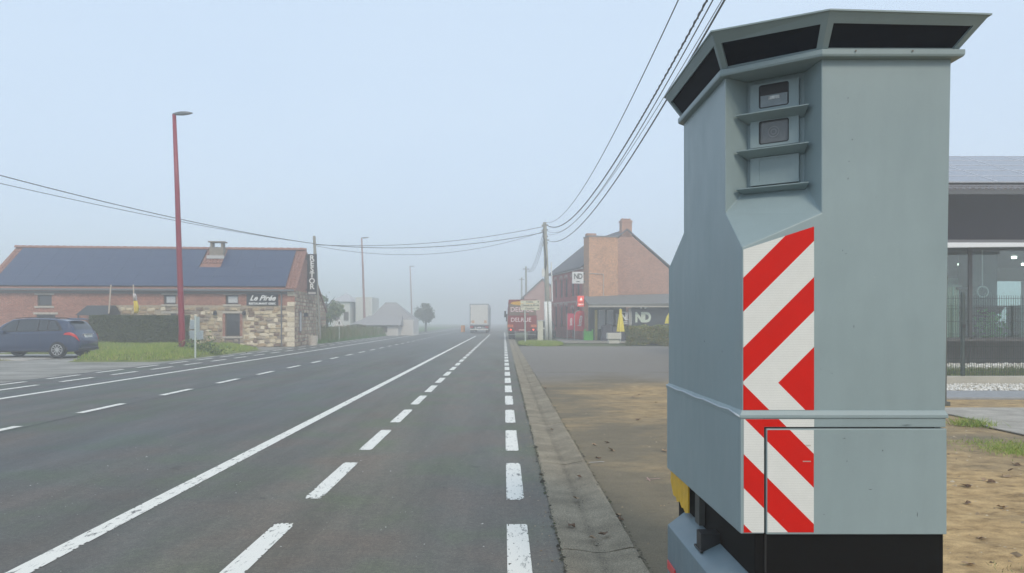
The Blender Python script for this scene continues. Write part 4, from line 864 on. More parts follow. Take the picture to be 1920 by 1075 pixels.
MB().tube([at(204, 588, 41.3), at(208, 534, 41.3)], .04, 6).build('garden_pole', cane, label='bare thin wooden pole standing behind the hedge', cat='pole')
fl = thing('flag', 'limp yellow and white flag on a thin pole behind the hedge', 'flag', (0, 0, 0))
MB().tube([at(252, 588, 41.4), at(250, 534, 41.4)], .035, 6).build('pole', cane, fl)
def drape(rows, m, name, parent, Y, dep=.12, n=9):       # hanging cloth: rows of (py, px0, px1) on a plane at Y, pleated in depth
    vs = []; 
    for py, a, b in rows:
        for k in range(n): p = at(a+(b-a)*k/(n-1), py, Y); p.y += dep*math.sin(k*2.4+py*.1); vs.append(p)
    mb = MB(); mb.add(vs, [(r_*n+k, r_*n+k+1, (r_+1)*n+k+1, (r_+1)*n+k) for r_ in range(len(rows)-1) for k in range(n-1)]); o = mb.build(name, m, parent, smooth=True)
    sm = o.modifiers.new('solid', 'SOLIDIFY'); sm.thickness = .01; return o
yel = mat('flag_yellow', (.75, .6, .05), .7, var=.1); whi = mat('flag_white', (.7, .66, .66), .7)
drape([(551, 251, 254), (556, 251, 256.5), (564, 250.5, 257)], whi, 'cloth', fl, 41.35); drape([(564, 250.5, 257), (575, 250, 258.5), (584, 252, 259), (588, 253, 257)], yel, 'cloth', fl, 41.35)
pv = thing('garden_tent', 'dark low covered pavilion behind the left end of the hedge', 'pavilion', (0, 0, 0))
p0, p1 = at(152, 592, 42.2), at(212, 573, 42.2)
MB().add([(p0.x, 41.6, 1.85), (p1.x, 41.6, 1.85), (p1.x, 43.2, 1.85), (p0.x, 43.2, 1.85), (p0.x+.35, 42.2, p1.z), (p1.x-.05, 42.2, p1.z), (p1.x-.05, 42.6, p1.z), (p0.x+.35, 42.6, p1.z)], [(0,1,5,4),(1,2,6,5),(2,3,7,6),(3,0,4,7),(4,5,6,7),(0,3,2,1)]).build('roof', mat('canvas_dark', (.04, .045, .05), .5), pv)
for x in (p0.x+.1, p1.x-.15):
    for y in (41.7, 43.1): MB().box((x, y-.03, 0), (x+.06, y+.03, 1.86)).build('post', black, pv)

# ------------------------------------------------------------------ lamps, poles, road signs on the left verge
lampred = mat('lamp_red', (0.24, 0.010, 0.028), 0.4, var=.12, scale=3); lamphead = mat('lamp_head', (0.10, 0.115, 0.125), 0.4)
def street_lamp(x, y, h, label, red=None):
    t = thing('street_lamp', label, 'street lamp', (x, y, 0), 0, 'red street lamps along the far side of the road')
    pts = [(0, 0, -.05), (0, 0, 1.0), (-.11, 0, 4), (-.22, 0, 7.5), (-.36, 0, h)]
    MB().tube(pts, [.145, .14, .125, .11, .085], 12).build('pole', red or lampred, t, smooth=True)
    MB().box((-.2, -.2, -.04), (.2, .2, .03)).build('base_plate', lamphead, t)
    MB().box((-.146, -.05, .45), (-.13, .05, 1.0)).box((-.03, -.146, .5), (.08, -.137, 1.0)).build('service_door', red or lampred, t)
    hd = MB(); prof = [(-.06, .02, .05), (.1, .10, .08), (.35, .15, .11), (.62, .13, .09), (.86, .05, .03)]; vs = []
    for (a, wd, th) in prof:
        zc = h+.04+.05*math.sin(a*2.2)
        vs += [(-.38+a, -wd, zc-th*.7), (-.38+a, wd, zc-th*.7), (-.38+a, wd*.7, zc+th*.5), (-.38+a, -wd*.7, zc+th*.5)]
    hd.add(vs, [(4*i+k, 4*i+(k+1) % 4, 4*i+4+(k+1) % 4, 4*i+4+k) for i in range(4) for k in range(4)]+[(0,1,2,3),(16,17,18,19)]); hd.build('lamp_head', lamphead, t, bevel=.01); return t
street_lamp(-14.8, 34.0, 11.0, 'nearest street lamp, tall and dark red, standing by the hedge end')
lg = mat('lamp_red_fog_paled', (0.30, 0.17, 0.17), .5)  # fog paleness mixed into the red of the two far lamps
street_lamp(-15.9, 84.5, 11.0, 'second street lamp, fog-paled, rising behind the low grey-roofed house', lg)
street_lamp(-15.9, 128, 11.0, 'farthest street lamp, faint in the fog beside the round tree', lg)
postm = mat('post_pale', (.48, .54, .50), .5)
rp_ = thing('sign_post', 'thin pale road sign post seen edge-on in front of the red lamp', 'sign post', (-12.77, 30.6, 0))
MB().tube([(0, 0, -.02), (0, 0, 1.75)], .038, 10).build('post', postm, rp_); MB().box((-.012, .04, 1.05), (.012, .42, 1.7)).build('plate', postm, rp_)
# concrete pole with recesses
concp = mat('pole_concrete', (.30, .30, .26), .85, var=.2, scale=4)
def conc_pole(x, y, h, lean, label, w0=.17, w1=.1):
    t = thing('utility_pole', label, 'utility pole', (x, y, 0)); n = 14; mb = MB()
    for s in (-1, 1):
        mb.add([(s*w0*.6-.035*1, -w0*.8, -.05), (s*w0*.6+.035, -w0*.8, -.05), (s*w0*.6+.035, w0*.8, -.05), (s*w0*.6-.035, w0*.8, -.05), (lean+s*w1*.5-.03, -w1*.8, h), (lean+s*w1*.5+.03, -w1*.8, h), (lean+s*w1*.5+.03, w1*.8, h), (lean+s*w1*.5-.03, w1*.8, h)], [(0,1,5,4),(1,2,6,5),(2,3,7,6),(3,0,4,7),(4,5,6,7)])
    for k in range(17):
        z = h*(k+.5)/17 if k < 12 else h*(k+.5)/17; f = z/h; hw = (w0*.6*(1-f)+w1*.5*f); c_ = lean*f; th = .09 if k < 12 else h/34+.01
        mb.box((c_-hw, -.06, z-th), (c_+hw, .06, z+th))
    mb.build('shaft', concp, t); return t
conc_pole(-13.0, 52, 7.5, -.34, 'slotted concrete pole behind the restaurant gable')
ws = thing('warning_sign', 'small white triangular sign on a post beyond the restaurant', 'road sign', at(636, 640, 56))
ws.location.z = 0
MB().tube([(0, 0, 0), (0, 0, 1.2)], .035, 8).build('post', postm, ws)
tri = lambda s, y: [(-.33*s, y, 1.42-.27*s), (.33*s, y, 1.42-.27*s), (.05*s, y, 1.42+.27*s), (-.05*s, y, 1.42+.27*s)]
MB().prism(tri(1, 0), (0, .02, 0)).build('plate', letter_w, ws); 
MB().add(tri(1, -.003)+tri(.82, -.003), [(i, (i+1) % 4, 4+(i+1) % 4, 4+i) for i in range(4)]).build('border', mat('sign_border', (.55, .5, .5), .4), ws)
MB().box((-.05, -.006, 1.33), (.05, -.002, 1.5)).box((-.09, -.006, 1.28), (.09, -.0025, 1.32)).build('symbol', black, ws)
sg2 = thing('speed_sign', 'small pale square road sign by the round tree', 'road sign', (at(770, 615, 100).x, 100, 0))
MB().tube([(0, 0, 0), (0, 0, 2.0)], .04, 8).build('post', postm, sg2); MB().box((-.35, -.05, 1.5), (.35, -.02, 2.5)).build('plate', white_paint, sg2); MB().lathe([(.22, -.002), (.22, .002), (.13, .002), (.13, -.002)], 20, 'y', (0, -.06, 2.05)).build('symbol', black, sg2)
# barrel, far houses and trees
tag(MB().lathe([(.30, 0), (.28, .3), (.31, .32), (.29, .62), (.31, .64), (.27, .95)], 18, 'z', (at(868, 620, 104).x, 104, 0)).build('traffic_barrel', mat('barrel_orange', (.8, .3, .02), .5), smooth=False), 'orange traffic barrel left of the white lorry', 'barrel')
slate = mat('slate', (.30, .30, .30), .8, var=.2); rend = mat('render_white', (.6, .6, .58), .8, var=.05)  # slate lightened, part of the distance haze is in its colour
hs = thing('low_house', 'low white house with hipped grey roof in the mist', 'house', (0, 0, 0)); Y = 78
a, b = at(655, 612, Y).x, at(752, 612, Y).x
MB().box((a+.6, Y, 0), (b-.3, Y+7, 1.2)).build('wall', rend, hs)
zr = at(0, 592, Y).z; MB().add([(a, Y-.4, 1.1), (b, Y-.4, 1.1), (b, Y+4, 1.1), (a, Y+4, 1.1), (a+1.8, Y+1.6, zr), (b-.1, Y+1.6, zr), (b-.1, Y+2, zr), (a+1.8, Y+2, zr)], [(0,1,5,4),(1,2,6,5),(2,3,7,6),(3,0,4,7),(4,5,6,7),(0,3,2,1)]).build('roof', slate, hs)
c_, d_ = at(688, 600, Y+2).x, at(775, 600, Y+2).x; zt = at(0, 567, Y+4).z
MB().add([(c_, Y+2.1, 1.6), (d_, Y+2.1, 1.6), (d_, Y+8, 1.6), (c_, Y+8, 1.6), (c_+1.6, Y+4.5, zt), (d_-2.2, Y+4.5, zt)], [(0,1,5,4),(1,2,5),(2,3,4,5),(3,0,4),(0,3,2,1)]).build('roof', slate, hs)
MB().box((b-.3, Y+2, 0), (d_, Y+7, 1.7)).build('wall', rend, hs)
for xx in (a+2, a+3.4): wq = MB().box((xx, Y-.03, .35), (xx+.6, Y-.001, .95)).build('window', frm, hs)
h2 = thing('white_villa', 'tall white villa fading in the mist between trees', 'house', (0, 0, 0)); Y = 92
x0, x1_ = at(622, 600, Y).x, at(656, 600, Y).x; z1_, z2_ = at(0, 566, Y).z, at(0, 549, Y).z
MB().box((x0, Y, 0), (x1_, Y+7, z1_)).box((x1_+.5, Y+1, 0), (x1_+2.6, Y+6, z1_+.6)).build('wall', rend, h2)
MB().add([(x0-.3, Y-.3, z1_), (x1_+.3, Y-.3, z1_), (x1_+.3, Y+7.3, z1_), (x0-.3, Y+7.3, z1_), (x0+1, Y+3.5, z2_), (x1_-1, Y+3.5, z2_)], [(0,1,5,4),(1,2,5),(2,3,4,5),(3,0,4),(0,3,2,1)]).build('roof', mat('pale_roof', (.45, .45, .46), .8), h2)
for xx in (x0+.4, x0+1.5): MB().box((xx, Y-.04, 1.6), (xx+.6, Y-.001, 2.7)).build('window', frm, h2)
def tree(px, pyt, Y, rx, label, m=None, n=4500, pyb=None, shape=1.0):
    top = at(px, pyt, Y); h = top.z; t = thing('tree', label, 'tree', (top.x, Y, 0))
    tr = MB(); tr.tube([(0, 0, -.1), (.05, 0, h*.3), (-.05, .05, h*.6), (0, 0, h*.85)], [.16, .13, .09, .03], 8)
    for k in range(7):
        a = k*2.4; zz = h*(.3+.07*k); tr.tube([(0, 0, zz), (rx*.4*math.cos(a), rx*.4*math.sin(a), zz+h*.1), (rx*.75*math.cos(a), rx*.75*math.sin(a), zz+h*.22)], [.06, .04, .012], 5)
    tr.build('trunk', mat('bark', (.06, .05, .04), .9, var=.3), t)
    cl = []; rng = np.random
    for k in range(34):
        u_ = rng.normal(size=3); u_ /= np.linalg.norm(u_); r_ = rng.uniform(.3, .92); c_ = np.array([u_[0]*rx*r_, u_[1]*rx*r_, h*.57+u_[2]*h*.38*r_*shape]); cl.append(c_+rng.normal(size=(n//34, 3))*rx*rng.uniform(.08, .2))
    P_ = np.concatenate(cl); P_[:, 2] = np.clip(P_[:, 2], .2, h)
    leaf_cloud('crown', m or flm, P_, .12, t); return t
dkl = foliage_mat('tree_leaf', (0.09, 0.12, 0.08), (0.16, 0.18, 0.12))  # leaf greens greyed paler so they carry some of the distance haze
tree(612, 545, 72, 1.6, 'loose pale tree just right of the slotted concrete pole')
tree(648, 552, 98, 2.4, 'misty tree behind the tall white villa', n=3000)
tree(798, 565, 108, 1.45, 'rounded dark tree beside the farthest street lamp', dkl, 6000)
# hedge-like scrub beyond the restaurant
P_ = np.random.uniform(size=(16000, 3))*[3.6, 22, 1]+[-16.6, 53, 0]; P_[:, 2] *= (0.75+.5*np.array([noise.noise((p[0]*.6, p[1]*.25, 1)) for p in P_]))*1.25
tag(leaf_cloud('undergrowth', foliage_mat('scrub_leaf', (0.06, 0.10, 0.035), (0.13, 0.15, 0.06), (0.2, 0.13, 0.09)), P_, .09), kind='stuff')
# ------------------------------------------------------------------ brick corner house and shop on the right
AO = Vector((6.66, 62.0, 0)); AR = math.atan2(.2, .979)
nd = thing('corner_house', 'two-storey brick corner house with steep gable and red shop front beside the road', 'building', AO, AR)
ob = brick_mat('gable_brick', (0.36, 0.175, 0.115), (0.46, 0.24, 0.165), (0.42, 0.36, 0.3)); ob2 = brick_mat('block_brick', (0.50, 0.25, 0.13), (0.58, 0.31, 0.17), (0.45, 0.36, 0.27)); rb2 = brick_mat('painted_brick', (0.34, 0.07, 0.07), (0.42, 0.10, 0.10), (0.32, 0.12, 0.1))
GW, GE, GR, FL = 7.7, 6.0, 9.15, 10.3
MB().prism([(0, 0, 0), (GW, 0, 0), (GW, 0, GE), (GW/2, 0, GR), (0, 0, GE)], (0, .35, 0)).prism([(0, FL-.35, 0), (GW, FL-.35, 0), (GW, FL-.35, GE), (GW/2, FL-.35, GR), (0, FL-.35, GE)], (0, .35, 0)).box((GW-.35, .35, 0), (GW, FL-.35, GE)).build('wall', ob, nd)
# road facade, local x = 0 plane facing -x, with openings
fo = MB(); ww = [(1.1, 2.0, 1.0, 2.9), (2.7, 3.6, .1, 2.6), (4.7, 5.6, 1.0, 2.9), (6.3, 7.2, 1.0, 2.9), (8.2, 9.1, 1.0, 2.9)]; up = [(y0, y1, 3.7, 5.4) for y0, y1, _, _ in ww]
xs = sorted({.35, FL-.35} | {v for q in ww for v in q[:2]})
for a, b in zip(xs, xs[1:]):
    hs_ = [q for q in ww+up if q[0] <= a+1e-6 and q[1] >= b-1e-6]; z = 0
    for q in sorted(hs_, key=lambda q: q[2]): fo.box((0, a, z), (.3, b, q[2])); z = q[3]
    fo.box((0, a, z), (.3, b, GE))
fo.build('facade', rb2, nd)
for (y0, y1, z0, z1) in ww+up:
    w_ = MB().box((.12, y0, z0), (.17, y0+.07, z1)).box((.12, y1-.07, z0), (.17, y1, z1)).box((.12, y0+.07, z0), (.17, y1-.07, z0+.07)).box((.12, y0+.07, z1-.07), (.17, y1-.07, z1)).build('window', frm, nd)
    MB().box((.14, y0+.07, z0+.07), (.15, y1-.07, z1-.07)).build('pane', pane_d, w_)
    ar = MB(); 
    for k in range(7):
        a0 = math.pi*(.15+.7*k/7); a1 = math.pi*(.15+.7*(k+1)/7); c = ((y0+y1)/2, z1-.15)
        ar.add([(-.05, c[0]+.62*math.cos(a0), c[1]+.5*math.sin(a0)), (-.05, c[0]+.62*math.cos(a1), c[1]+.5*math.sin(a1)), (-.05, c[0]+.44*math.cos(a1), c[1]+.3*math.sin(a1)), (-.05, c[0]+.44*math.cos(a0), c[1]+.3*math.sin(a0)), (-.001, c[0]+.62*math.cos(a0), c[1]+.5*math.sin(a0)), (-.001, c[0]+.62*math.cos(a1), c[1]+.5*math.sin(a1)), (-.001, c[0]+.44*math.cos(a1), c[1]+.3*math.sin(a1)), (-.001, c[0]+.44*math.cos(a0), c[1]+.3*math.sin(a0))], [(0,1,2,3),(0,4,5,1),(2,6,7,3)])
    ar.build('arch', mat('arch_pale', (.42, .3, .26), .8), nd)
MB().box((-.06, .1, 3.15), (-.001, FL-.1, 3.3)).build('band_course', MATS['arch_pale'], nd)
MB().box((-.25, -.05, GE-.1), (-.02, FL, GE+.04)).build('gutter', mat('gutter_pale', (.5, .52, .52), .5), nd)
sla = mat('slate_roof', (.09, .09, .10), .75, var=.25, scale=5, bump=.8, bscale=12)
MB().add([(-.3, -.08, GE-.05), (GW/2, -.08, GR+.1), (GW+.3, -.08, GE-.05), (-.3, FL+.1, GE-.05), (GW/2, FL+.1, GR+.1), (GW+.3, FL+.1, GE-.05), (-.3, -.08, GE+.08), (GW/2, -.08, GR+.24), (GW+.3, -.08, GE+.08), (-.3, FL+.1, GE+.08), (GW/2, FL+.1, GR+.24), (GW+.3, FL+.1, GE+.08)],
   [(6,7,10,9),(7,8,11,10),(0,3,4,1),(1,4,5,2),(0,1,7,6),(1,2,8,7),(3,9,10,4),(4,10,11,5),(0,6,9,3),(2,5,11,8)]).build('roof', sla, nd)
chm = MB().box((GW/2-.45, .0, GR-.5), (GW/2+.45, .6, GR+.95)).build('chimney', ob, nd); MB().box((GW/2-.5, -.05, GR+.78), (GW/2+.5, .65, GR+.9)).build('chimney_band', ob, chm)
for k in range(3): MB().box((GW/2-.4+.3*k, .1, GR+.95), (GW/2-.24+.3*k, .5, GR+1.1)).build('chimney_pot', ob, chm)
MB().box((.02, -1.4, 0), (2.52, -.002, 8.45)).build('stair_block', ob2, nd); MB().box((-.03, -1.45, 8.45), (2.57, .05, 8.55)).build('parapet_cap', mat('cap_grey', (.2, .2, .2), .7), nd)
MB().box((.6, .8, 8.2), (1.4, 1.4, 9.0)).build('small_chimney', ob, nd)
MB().tube([(1.25, -1.45, 3.2), (1.25, -1.45, 5.4), (.05, -1.45, 5.45)], .035, 6).build('pipe', mat('pipe_pale', (.5, .42, .36), .6), nd)
# lean-to shop annex in front of the gable
an = thing('shop_annex', 'dark single-storey shop annex with lean-to roof, yellow door frame and big pale letters', 'building', (0, 0, 0))
ad = mat('annex_dark', (.03, .045, .055), .6, var=.2, scale=1.5); AY = 55.0; ax0, ax1 = 6.55, 17.0
MB().box((9.55, AY+.3, 0), (ax1, AY+.6, 2.75)).box((ax0+.1, AY+3.0, 0), (9.55, AY+3.3, 3.0)).build('wall', ad, an)
MB().add([(ax0-.25, AY-.25, 2.62), (ax1, AY-.25, 2.78), (ax1, 61.9, 3.75), (ax0-.05, 61.2, 3.45), (ax0-.25, AY-.25, 2.77), (ax1, AY-.25, 2.93), (ax1, 61.9, 3.9), (ax0-.05, 61.2, 3.6)], [(0,3,2,1),(4,5,6,7),(0,1,5,4),(1,2,6,5),(2,3,7,6),(3,0,4,7)]).build('roof', mat('annex_roof', (.16, .16, .15), .8, var=.2), an)
MB().box((ax0-.3, AY-.33, 2.55), (ax1, AY-.26, 2.66)).build('gutter', mat('gutter_light', (.42, .40, .34), .5), an)
yf_ = mat('frame_yellow', (.62, .5, .12), .5)
MB().box((7.1, AY+2.8, 0), (7.3, AY+2.99, 2.4)).build('door_post', yf_, an); MB().box((9.3, AY+.1, 0), (9.5, AY+.29, 2.5)).build('column', mat('col_grey', (.3, .3, .28), .6), an)
for x in (7.4, 8.05): dd = MB().box((x, AY+2.85, .9), (x+.5, AY+2.98, 2.4)).build('window', white_paint, an); MB().box((x+.06, AY+2.83, .96), (x+.44, AY+2.849, 2.34)).build('pane', blind, dd)
MB().box((8.75, AY+2.8, 1.2), (8.95, AY+2.98, 2.1)).build('window', white_paint, an)
bx0, bx1 = at(1163, 0, AY).x, at(1185.5, 0, AY).x; bz0, bz1 = at(0, 608, AY).z, at(0, 585, AY).z
sb = MB(); 
for q in (((bx0, bz0), (bx1, bz0+.05)), ((bx0, bz1-.05), (bx1, bz1)), ((bx0, bz0+.05), (bx0+.05, bz1-.05)), ((bx1-.05, bz0+.05), (bx1, bz1-.05))): sb.box((q[0][0], AY+.24, q[0][1]), (q[1][0], AY+.299, q[1][1]))
sb.build('sign_border', letter_w, an)
def fm_(x, z, y): return Matrix.Translation((x, y, z)) @ Matrix.Rotation(R(90), 4, 'X')
text('ND', .72, letter_w, an, fm_((bx0+bx1)/2+.05, (bz0+bz1)/2+.06, AY+.29), bold=.02, space=.88, xs=.78)
text('IMMO', .16, letter_w, an, fm_((bx0+bx1)/2+.05, bz0+.16, AY+.29), bold=.004)
text('ND', 1.0, mat('letter_mint', (.6, .68, .58), .5), an, fm_(at(1207, 0, AY).x, at(0, 596, AY).z, AY+.29), bold=.055, space=.9, xs=.8)
MB().box((at(1203, 0, AY).x-.06, AY+.1, 2.45), (at(1203, 0, AY).x+.06, AY+.29, 2.56)).box((at(1211, 0, AY).x-.06, AY+.1, 2.45), (at(1211, 0, AY).x+.06, AY+.29, 2.56)).build('spotlight', white_paint, an)
# white projecting ND sign, small red shop sign
ns_ = thing('square_sign', 'white square sign with two dark letters projecting from the brick house corner', 'sign', (0, 0, 0)); Y = 60.2
q0, q1 = at(1073, 532, Y), at(1094, 510, Y); MB().box((q0.x, Y, q0.z), (q1.x, Y+.18, q1.z)).build('panel', white_paint, ns_, bevel=.02); MB().box((q1.x, Y+.06, q1.z-.2), (q1.x+.12, Y+.12, q1.z-.1)).box((q1.x, Y+.06, q0.z+.1), (q1.x+.12, Y+.12, q0.z+.2)).build('bracket', black, ns_)
ink = mat('ink_dark', (.03, .035, .035), .5); text('ND', .62, ink, ns_, fm_((q0.x+q1.x)/2+.03, (q0.z+q1.z)/2+.09, Y-.006), bold=.012, space=.86, xs=.8); text('IMMO', .13, ink, ns_, fm_((q0.x+q1.x)/2+.03, q0.z+.17, Y-.006), bold=.003)
rs = thing('shop_sign', 'glowing red two-part shop sign on the corner above the two red banner flags', 'sign', (0, 0, 0)); Y = 59.8
rg_ = mat('sign_red_lit', (.6, .05, .03), .4, emit=(1, .09, .05), estr=.55); wlit = mat('sign_white_lit', (.8, .7, .65), .4, emit=(1, .75, .65), estr=.8)
q0, q1 = at(1083, 566.5, Y), at(1095.5, 555, Y); u_ = MB().box((q0.x, Y, q0.z), (q1.x, Y+.16, q1.z)).build('upper_box', rg_, rs)
q2, q3 = at(1083, 575, Y), at(1095.5, 567.5, Y); MB().box((q2.x, Y, q2.z), (q3.x, Y+.16, q3.z)).build('lower_box', rg_, rs)
MB().box((q1.x, Y+.05, q2.z), (q1.x+.06, Y+.11, q1.z)).build('bracket', black, rs)
cx_, cz_ = (q0.x+q1.x)/2, (q0.z+q1.z)/2; MB().prism([(cx_-.12, Y-.004, cz_-.12), (cx_+.14, Y-.004, cz_-.12), (cx_+.02, Y-.004, cz_+.15)], (0, .003, 0)).build('emblem', wlit, rs)
text('SHOP', .17, wlit, rs, fm_((q2.x+q3.x)/2, (q2.z+q3.z)/2, Y-.006), bold=.008)
# lotto flags
lot = mat('banner_pink', (.62, .03, .10), .5, var=.08, scale=2); lotr = mat('banner_red', (.6, .025, .04), .5)
def feather(pxa, pxb, pyt, pyb, pyf, Y, m, body, label, curved):
    a, b = at(pxa, 0, Y).x, at(pxb, 0, Y).x; zt, zb = at(0, pyt, Y).z, at(0, pyb, Y).z; t = thing('banner_flag', label, 'flag', (a, Y, 0)); w_ = b-a
    pole = [(-.03, 0, 0), (-.03, 0, zt-.35)] + ([(.02, 0, zt-.12), (.15, 0, zt-.01), (.3, 0, zt+.02)] if curved else [(-.03, 0, zt)])
    MB().tube(pole, .02, 6).build('pole', postm, t); MB().box((-.25, -.2, 0), (.2, .2, .06)).build('base_plate', black, t)
    out = [(0, zb), (w_*.85, zb), (w_, zb+.3), (w_, zt-.12), (w_*.9, zt-.02), (w_*.45, zt), (w_*.15, zt-.1), (0, zt-.35)] if curved else [(0, zb), (w_, zb), (w_, zt), (0, zt)]
    c = MB().prism([(x, -.004, z) for x, z in out], (0, .008, 0)).build('cloth', m, t)
    text(body, .42 if curved else .3, letter_w, c, Matrix.Translation((w_*.55, -.009, (zt+zb)/2)) @ Matrix.Rotation(R(90), 4, 'X') @ Matrix.Rotation(R(82 if curved else 90), 4, 'Z'), bold=.012)
feather(1078, 1096, 583, 621, 636, 58.0, lotr, 'lotto', 'curved-top red banner flag with white lettering, next to the green bin', True)
feather(1064, 1076, 588, 619, 636, 59.5, lot, 'lotto', 'straight pink banner left of the curved-top red flag', False)
# green bin, white counter block, covered terrace furniture, parasols
gbn = thing('green_bin', 'bright green box bin with an open top beside the annex', 'bin', (at(1103, 0, 57.5).x, 57.5, 0)); gr = mat('bin_green', (.08, .5, .05), .4)
mb = MB(); s_ = .34; mb.box((-s_, -s_, .05), (s_, -s_+.04, .75)).box((-s_, s_-.04, .05), (s_, s_, .75)).box((-s_, -s_+.04, .05), (-s_+.04, s_-.04, .75)).box((s_-.04, -s_+.04, .05), (s_, s_-.04, .75)).box((-s_+.04, -s_+.04, .05), (s_-.04, s_-.04, .1)).build('body', gr, gbn)
for x in (-s_, s_-.05):
    for y in (-s_, s_-.05): MB().box((x, y, 0), (x+.05, y+.05, .05)).build('foot', black, gbn)
for x in (-s_, s_-.1): MB().box((x, -s_-.01, .75), (x+.1, -s_+.05, .9)).build('handle', gr, gbn)
MB().box((at(1139, 0, 50).x, 50, .3), (at(1165, 0, 50).x, 50.7, .72)).box((at(1139, 0, 50).x+.1, 50.1, 0), (at(1165, 0, 50).x-.1, 50.6, .3)).build('counter_block', mat('block_white', (.6, .59, .53), .7), label='low cream block on a recessed foot in front of the shop annex', cat='block', bevel=.02)
cvm = mat('cover_navy', (.035, .038, .06), .55, var=.3, scale=3, bump=1, bscale=5)
for k, (x0, x1_, h, lb) in enumerate(((7.45, 8.15, 1.3, 'navy covered furniture stack under the annex roof, left one, by the yellow post'), (8.2, 9.0, 1.25, 'navy covered furniture stack under the annex roof, beside the grey column'))):
    m_ = MB(); y0 = AY+.9; m_.add([(x0-.1, y0-.1, 0), (x1_+.1, y0-.1, 0), (x1_+.1, y0+.9, 0), (x0-.1, y0+.9, 0), (x0, y0, h*.9), (x1_, y0, h), (x1_, y0+.8, h), (x0, y0+.8, h*.92), (x0+.1, y0+.1, h*.7), ], [(0,1,5,4),(1,2,6,5),(2,3,7,6),(3,0,4,7),(4,5,6,7)]).build('covered_furniture', cvm, label=lb, cat='covered furniture', bevel=.08)
ylm = mat('parasol_yellow', (.80, .66, .07), .7, var=.08, scale=5, bump=.6, bscale=12)
def parasol(px, pyt, pyb, hw0, hw1, Y, label, skew=0):
    p = at(px, 0, Y); t = thing('parasol', label, 'parasol', (p.x, Y, 0), group='closed yellow parasols'); zt, zb = at(0, pyt, Y).z, at(0, pyb, Y).z; n = 16; vs = []
    for (z, r_) in ((zb, hw1), (zb+(zt-zb)*.4, hw1*.72), (zb+(zt-zb)*.8, hw0*1.15), (zt, hw0)):
        for k in range(n): a = 2*math.pi*k/n; rr = r_*(1 if k % 2 else .8); vs.append((rr*math.cos(a)+skew*(z-zb)/(zt-zb), rr*math.sin(a), z))
    MB().add(vs, [(i*n+k, i*n+(k+1) % n, (i+1)*n+(k+1) % n, (i+1)*n+k) for i in range(3) for k in range(n)]+[tuple(range(n))[::-1], tuple(range(3*n, 4*n))]).build('canopy', ylm, t)
    MB().tube([(0, 0, 0), (0, 0, zb+.05)], .03, 8).build('pole', postm, t); MB().box((-.3, -.3, 0), (.3, .3, .08)).build('base', conc, t)
    MB().tube([(skew, 0, zt-.02), (skew, 0, zt+.06)], .02, 6).build('finial', postm, t)
parasol(1163.5, 580, 622, .09, .29, 51.5, 'closed yellow parasol rising behind the cream block')
parasol(1256, 580, 607, .04, .38, 52.5, 'closed yellow parasol at the far end of the hedge, cut by the cabinet')
hedge('hedge', 7.9, 14.0, 46.6, 48.0, 1.18, 'loose olive-green hedge in front of the dark shop annex', foliage_mat('hedge_olive', (0.10, 0.14, 0.025), (0.20, 0.23, 0.05), (0.36, 0.28, 0.08)), 22000, .06, fuzz=.22)
MB().box((4.2, 52.0, -.02), (17, 61, .04)).build('pavement', mat('terrace_paving', (.22, .21, .19), .85, var=.2), kind='structure')
for k in range(7): tag(MB().box((5.5+.75*k*0, 0, 0), (0, 0, 0)).build('x', black), None) if False else None
# kerb stones along the terrace front
for k in range(12): MB().box((4.2+k*1.05, 51.85, -.02), (5.22+k*1.05, 51.995, .10)).build('kerb_stone', mat('kerb_stone', (.30, .29, .26), .85, var=.2), bpy.data.objects['pavement.001'] if 'pavement.001' in bpy.data.objects else None)
# pole with cables, white sleeves
up_ = thing('utility_pole', 'old grey utility pole with white plastic sleeves beside the parked tipper', 'utility pole', (3.35, 56, 0))
MB().tube([(.03, 0, -.1), (-.1, 0, 4), (-.27, 0, 9.0)], [.22, .18, .14], 12).build('shaft', concp, up_, smooth=True)
sw = mat('sleeve_white', (.74, .76, .74), .45)
for x in (-.14, .17): MB().tube([(x, -.2, 0), (x-.07, -.2, 3.0)], .125, 12).build('cable_sleeve', sw, up_, smooth=True)
MB().tube([(.3, -.12, 3.0), (.22, -.1, 6.0)], .05, 8).build('conduit', sw, up_)
MB().box((-.48, -.1, 4.9), (-.28, .1, 5.5)).build('junction_box', sw, up_)
for z in (8.75, 8.4, 7.9, 7.4): MB().box((-.42, -.05, z), (-.02, .05, z+.07)).build('crossarm', black, up_)
for z, x in ((8.7, -.45), (8.3, -.46), (7.6, .0), (7.2, -.42)): MB().lathe([(.03, 0), (.06, .03), (.04, .07), (.06, .11), (.03, .14)], 10, 'z', (x, 0, z)).build('insulator', mat('insulator', (.45, .47, .44), .3), up_)
for k in range(4): MB().tube([(-.4+.03*k, -.1, 8.5-.3*k), (-.33+.02*k, -.2, 7.8-.3*k), (-.2+.03*k, -.16, 6.5-.2*k), (-.24, -.14, 5.3)], .022, 5).build('cable_loop', black, up_)
for i, (x, y, h, lb) in enumerate(((3.05, 101, 9.0, 'second wooden utility pole, pale in the fog above the lorry'), (3.05, 126, 9.0, 'farthest thin utility pole fading in the fog'))):
    t = thing('utility_pole', lb, 'utility pole', (x, y, 0)); MB().tube([(0, 0, 0), (-.05, 0, h)], [.17, .12], 8).build('shaft', concp, t); MB().box((-.5, -.05, h-.4), (.4, .05, h-.3)).build('crossarm', black, t)
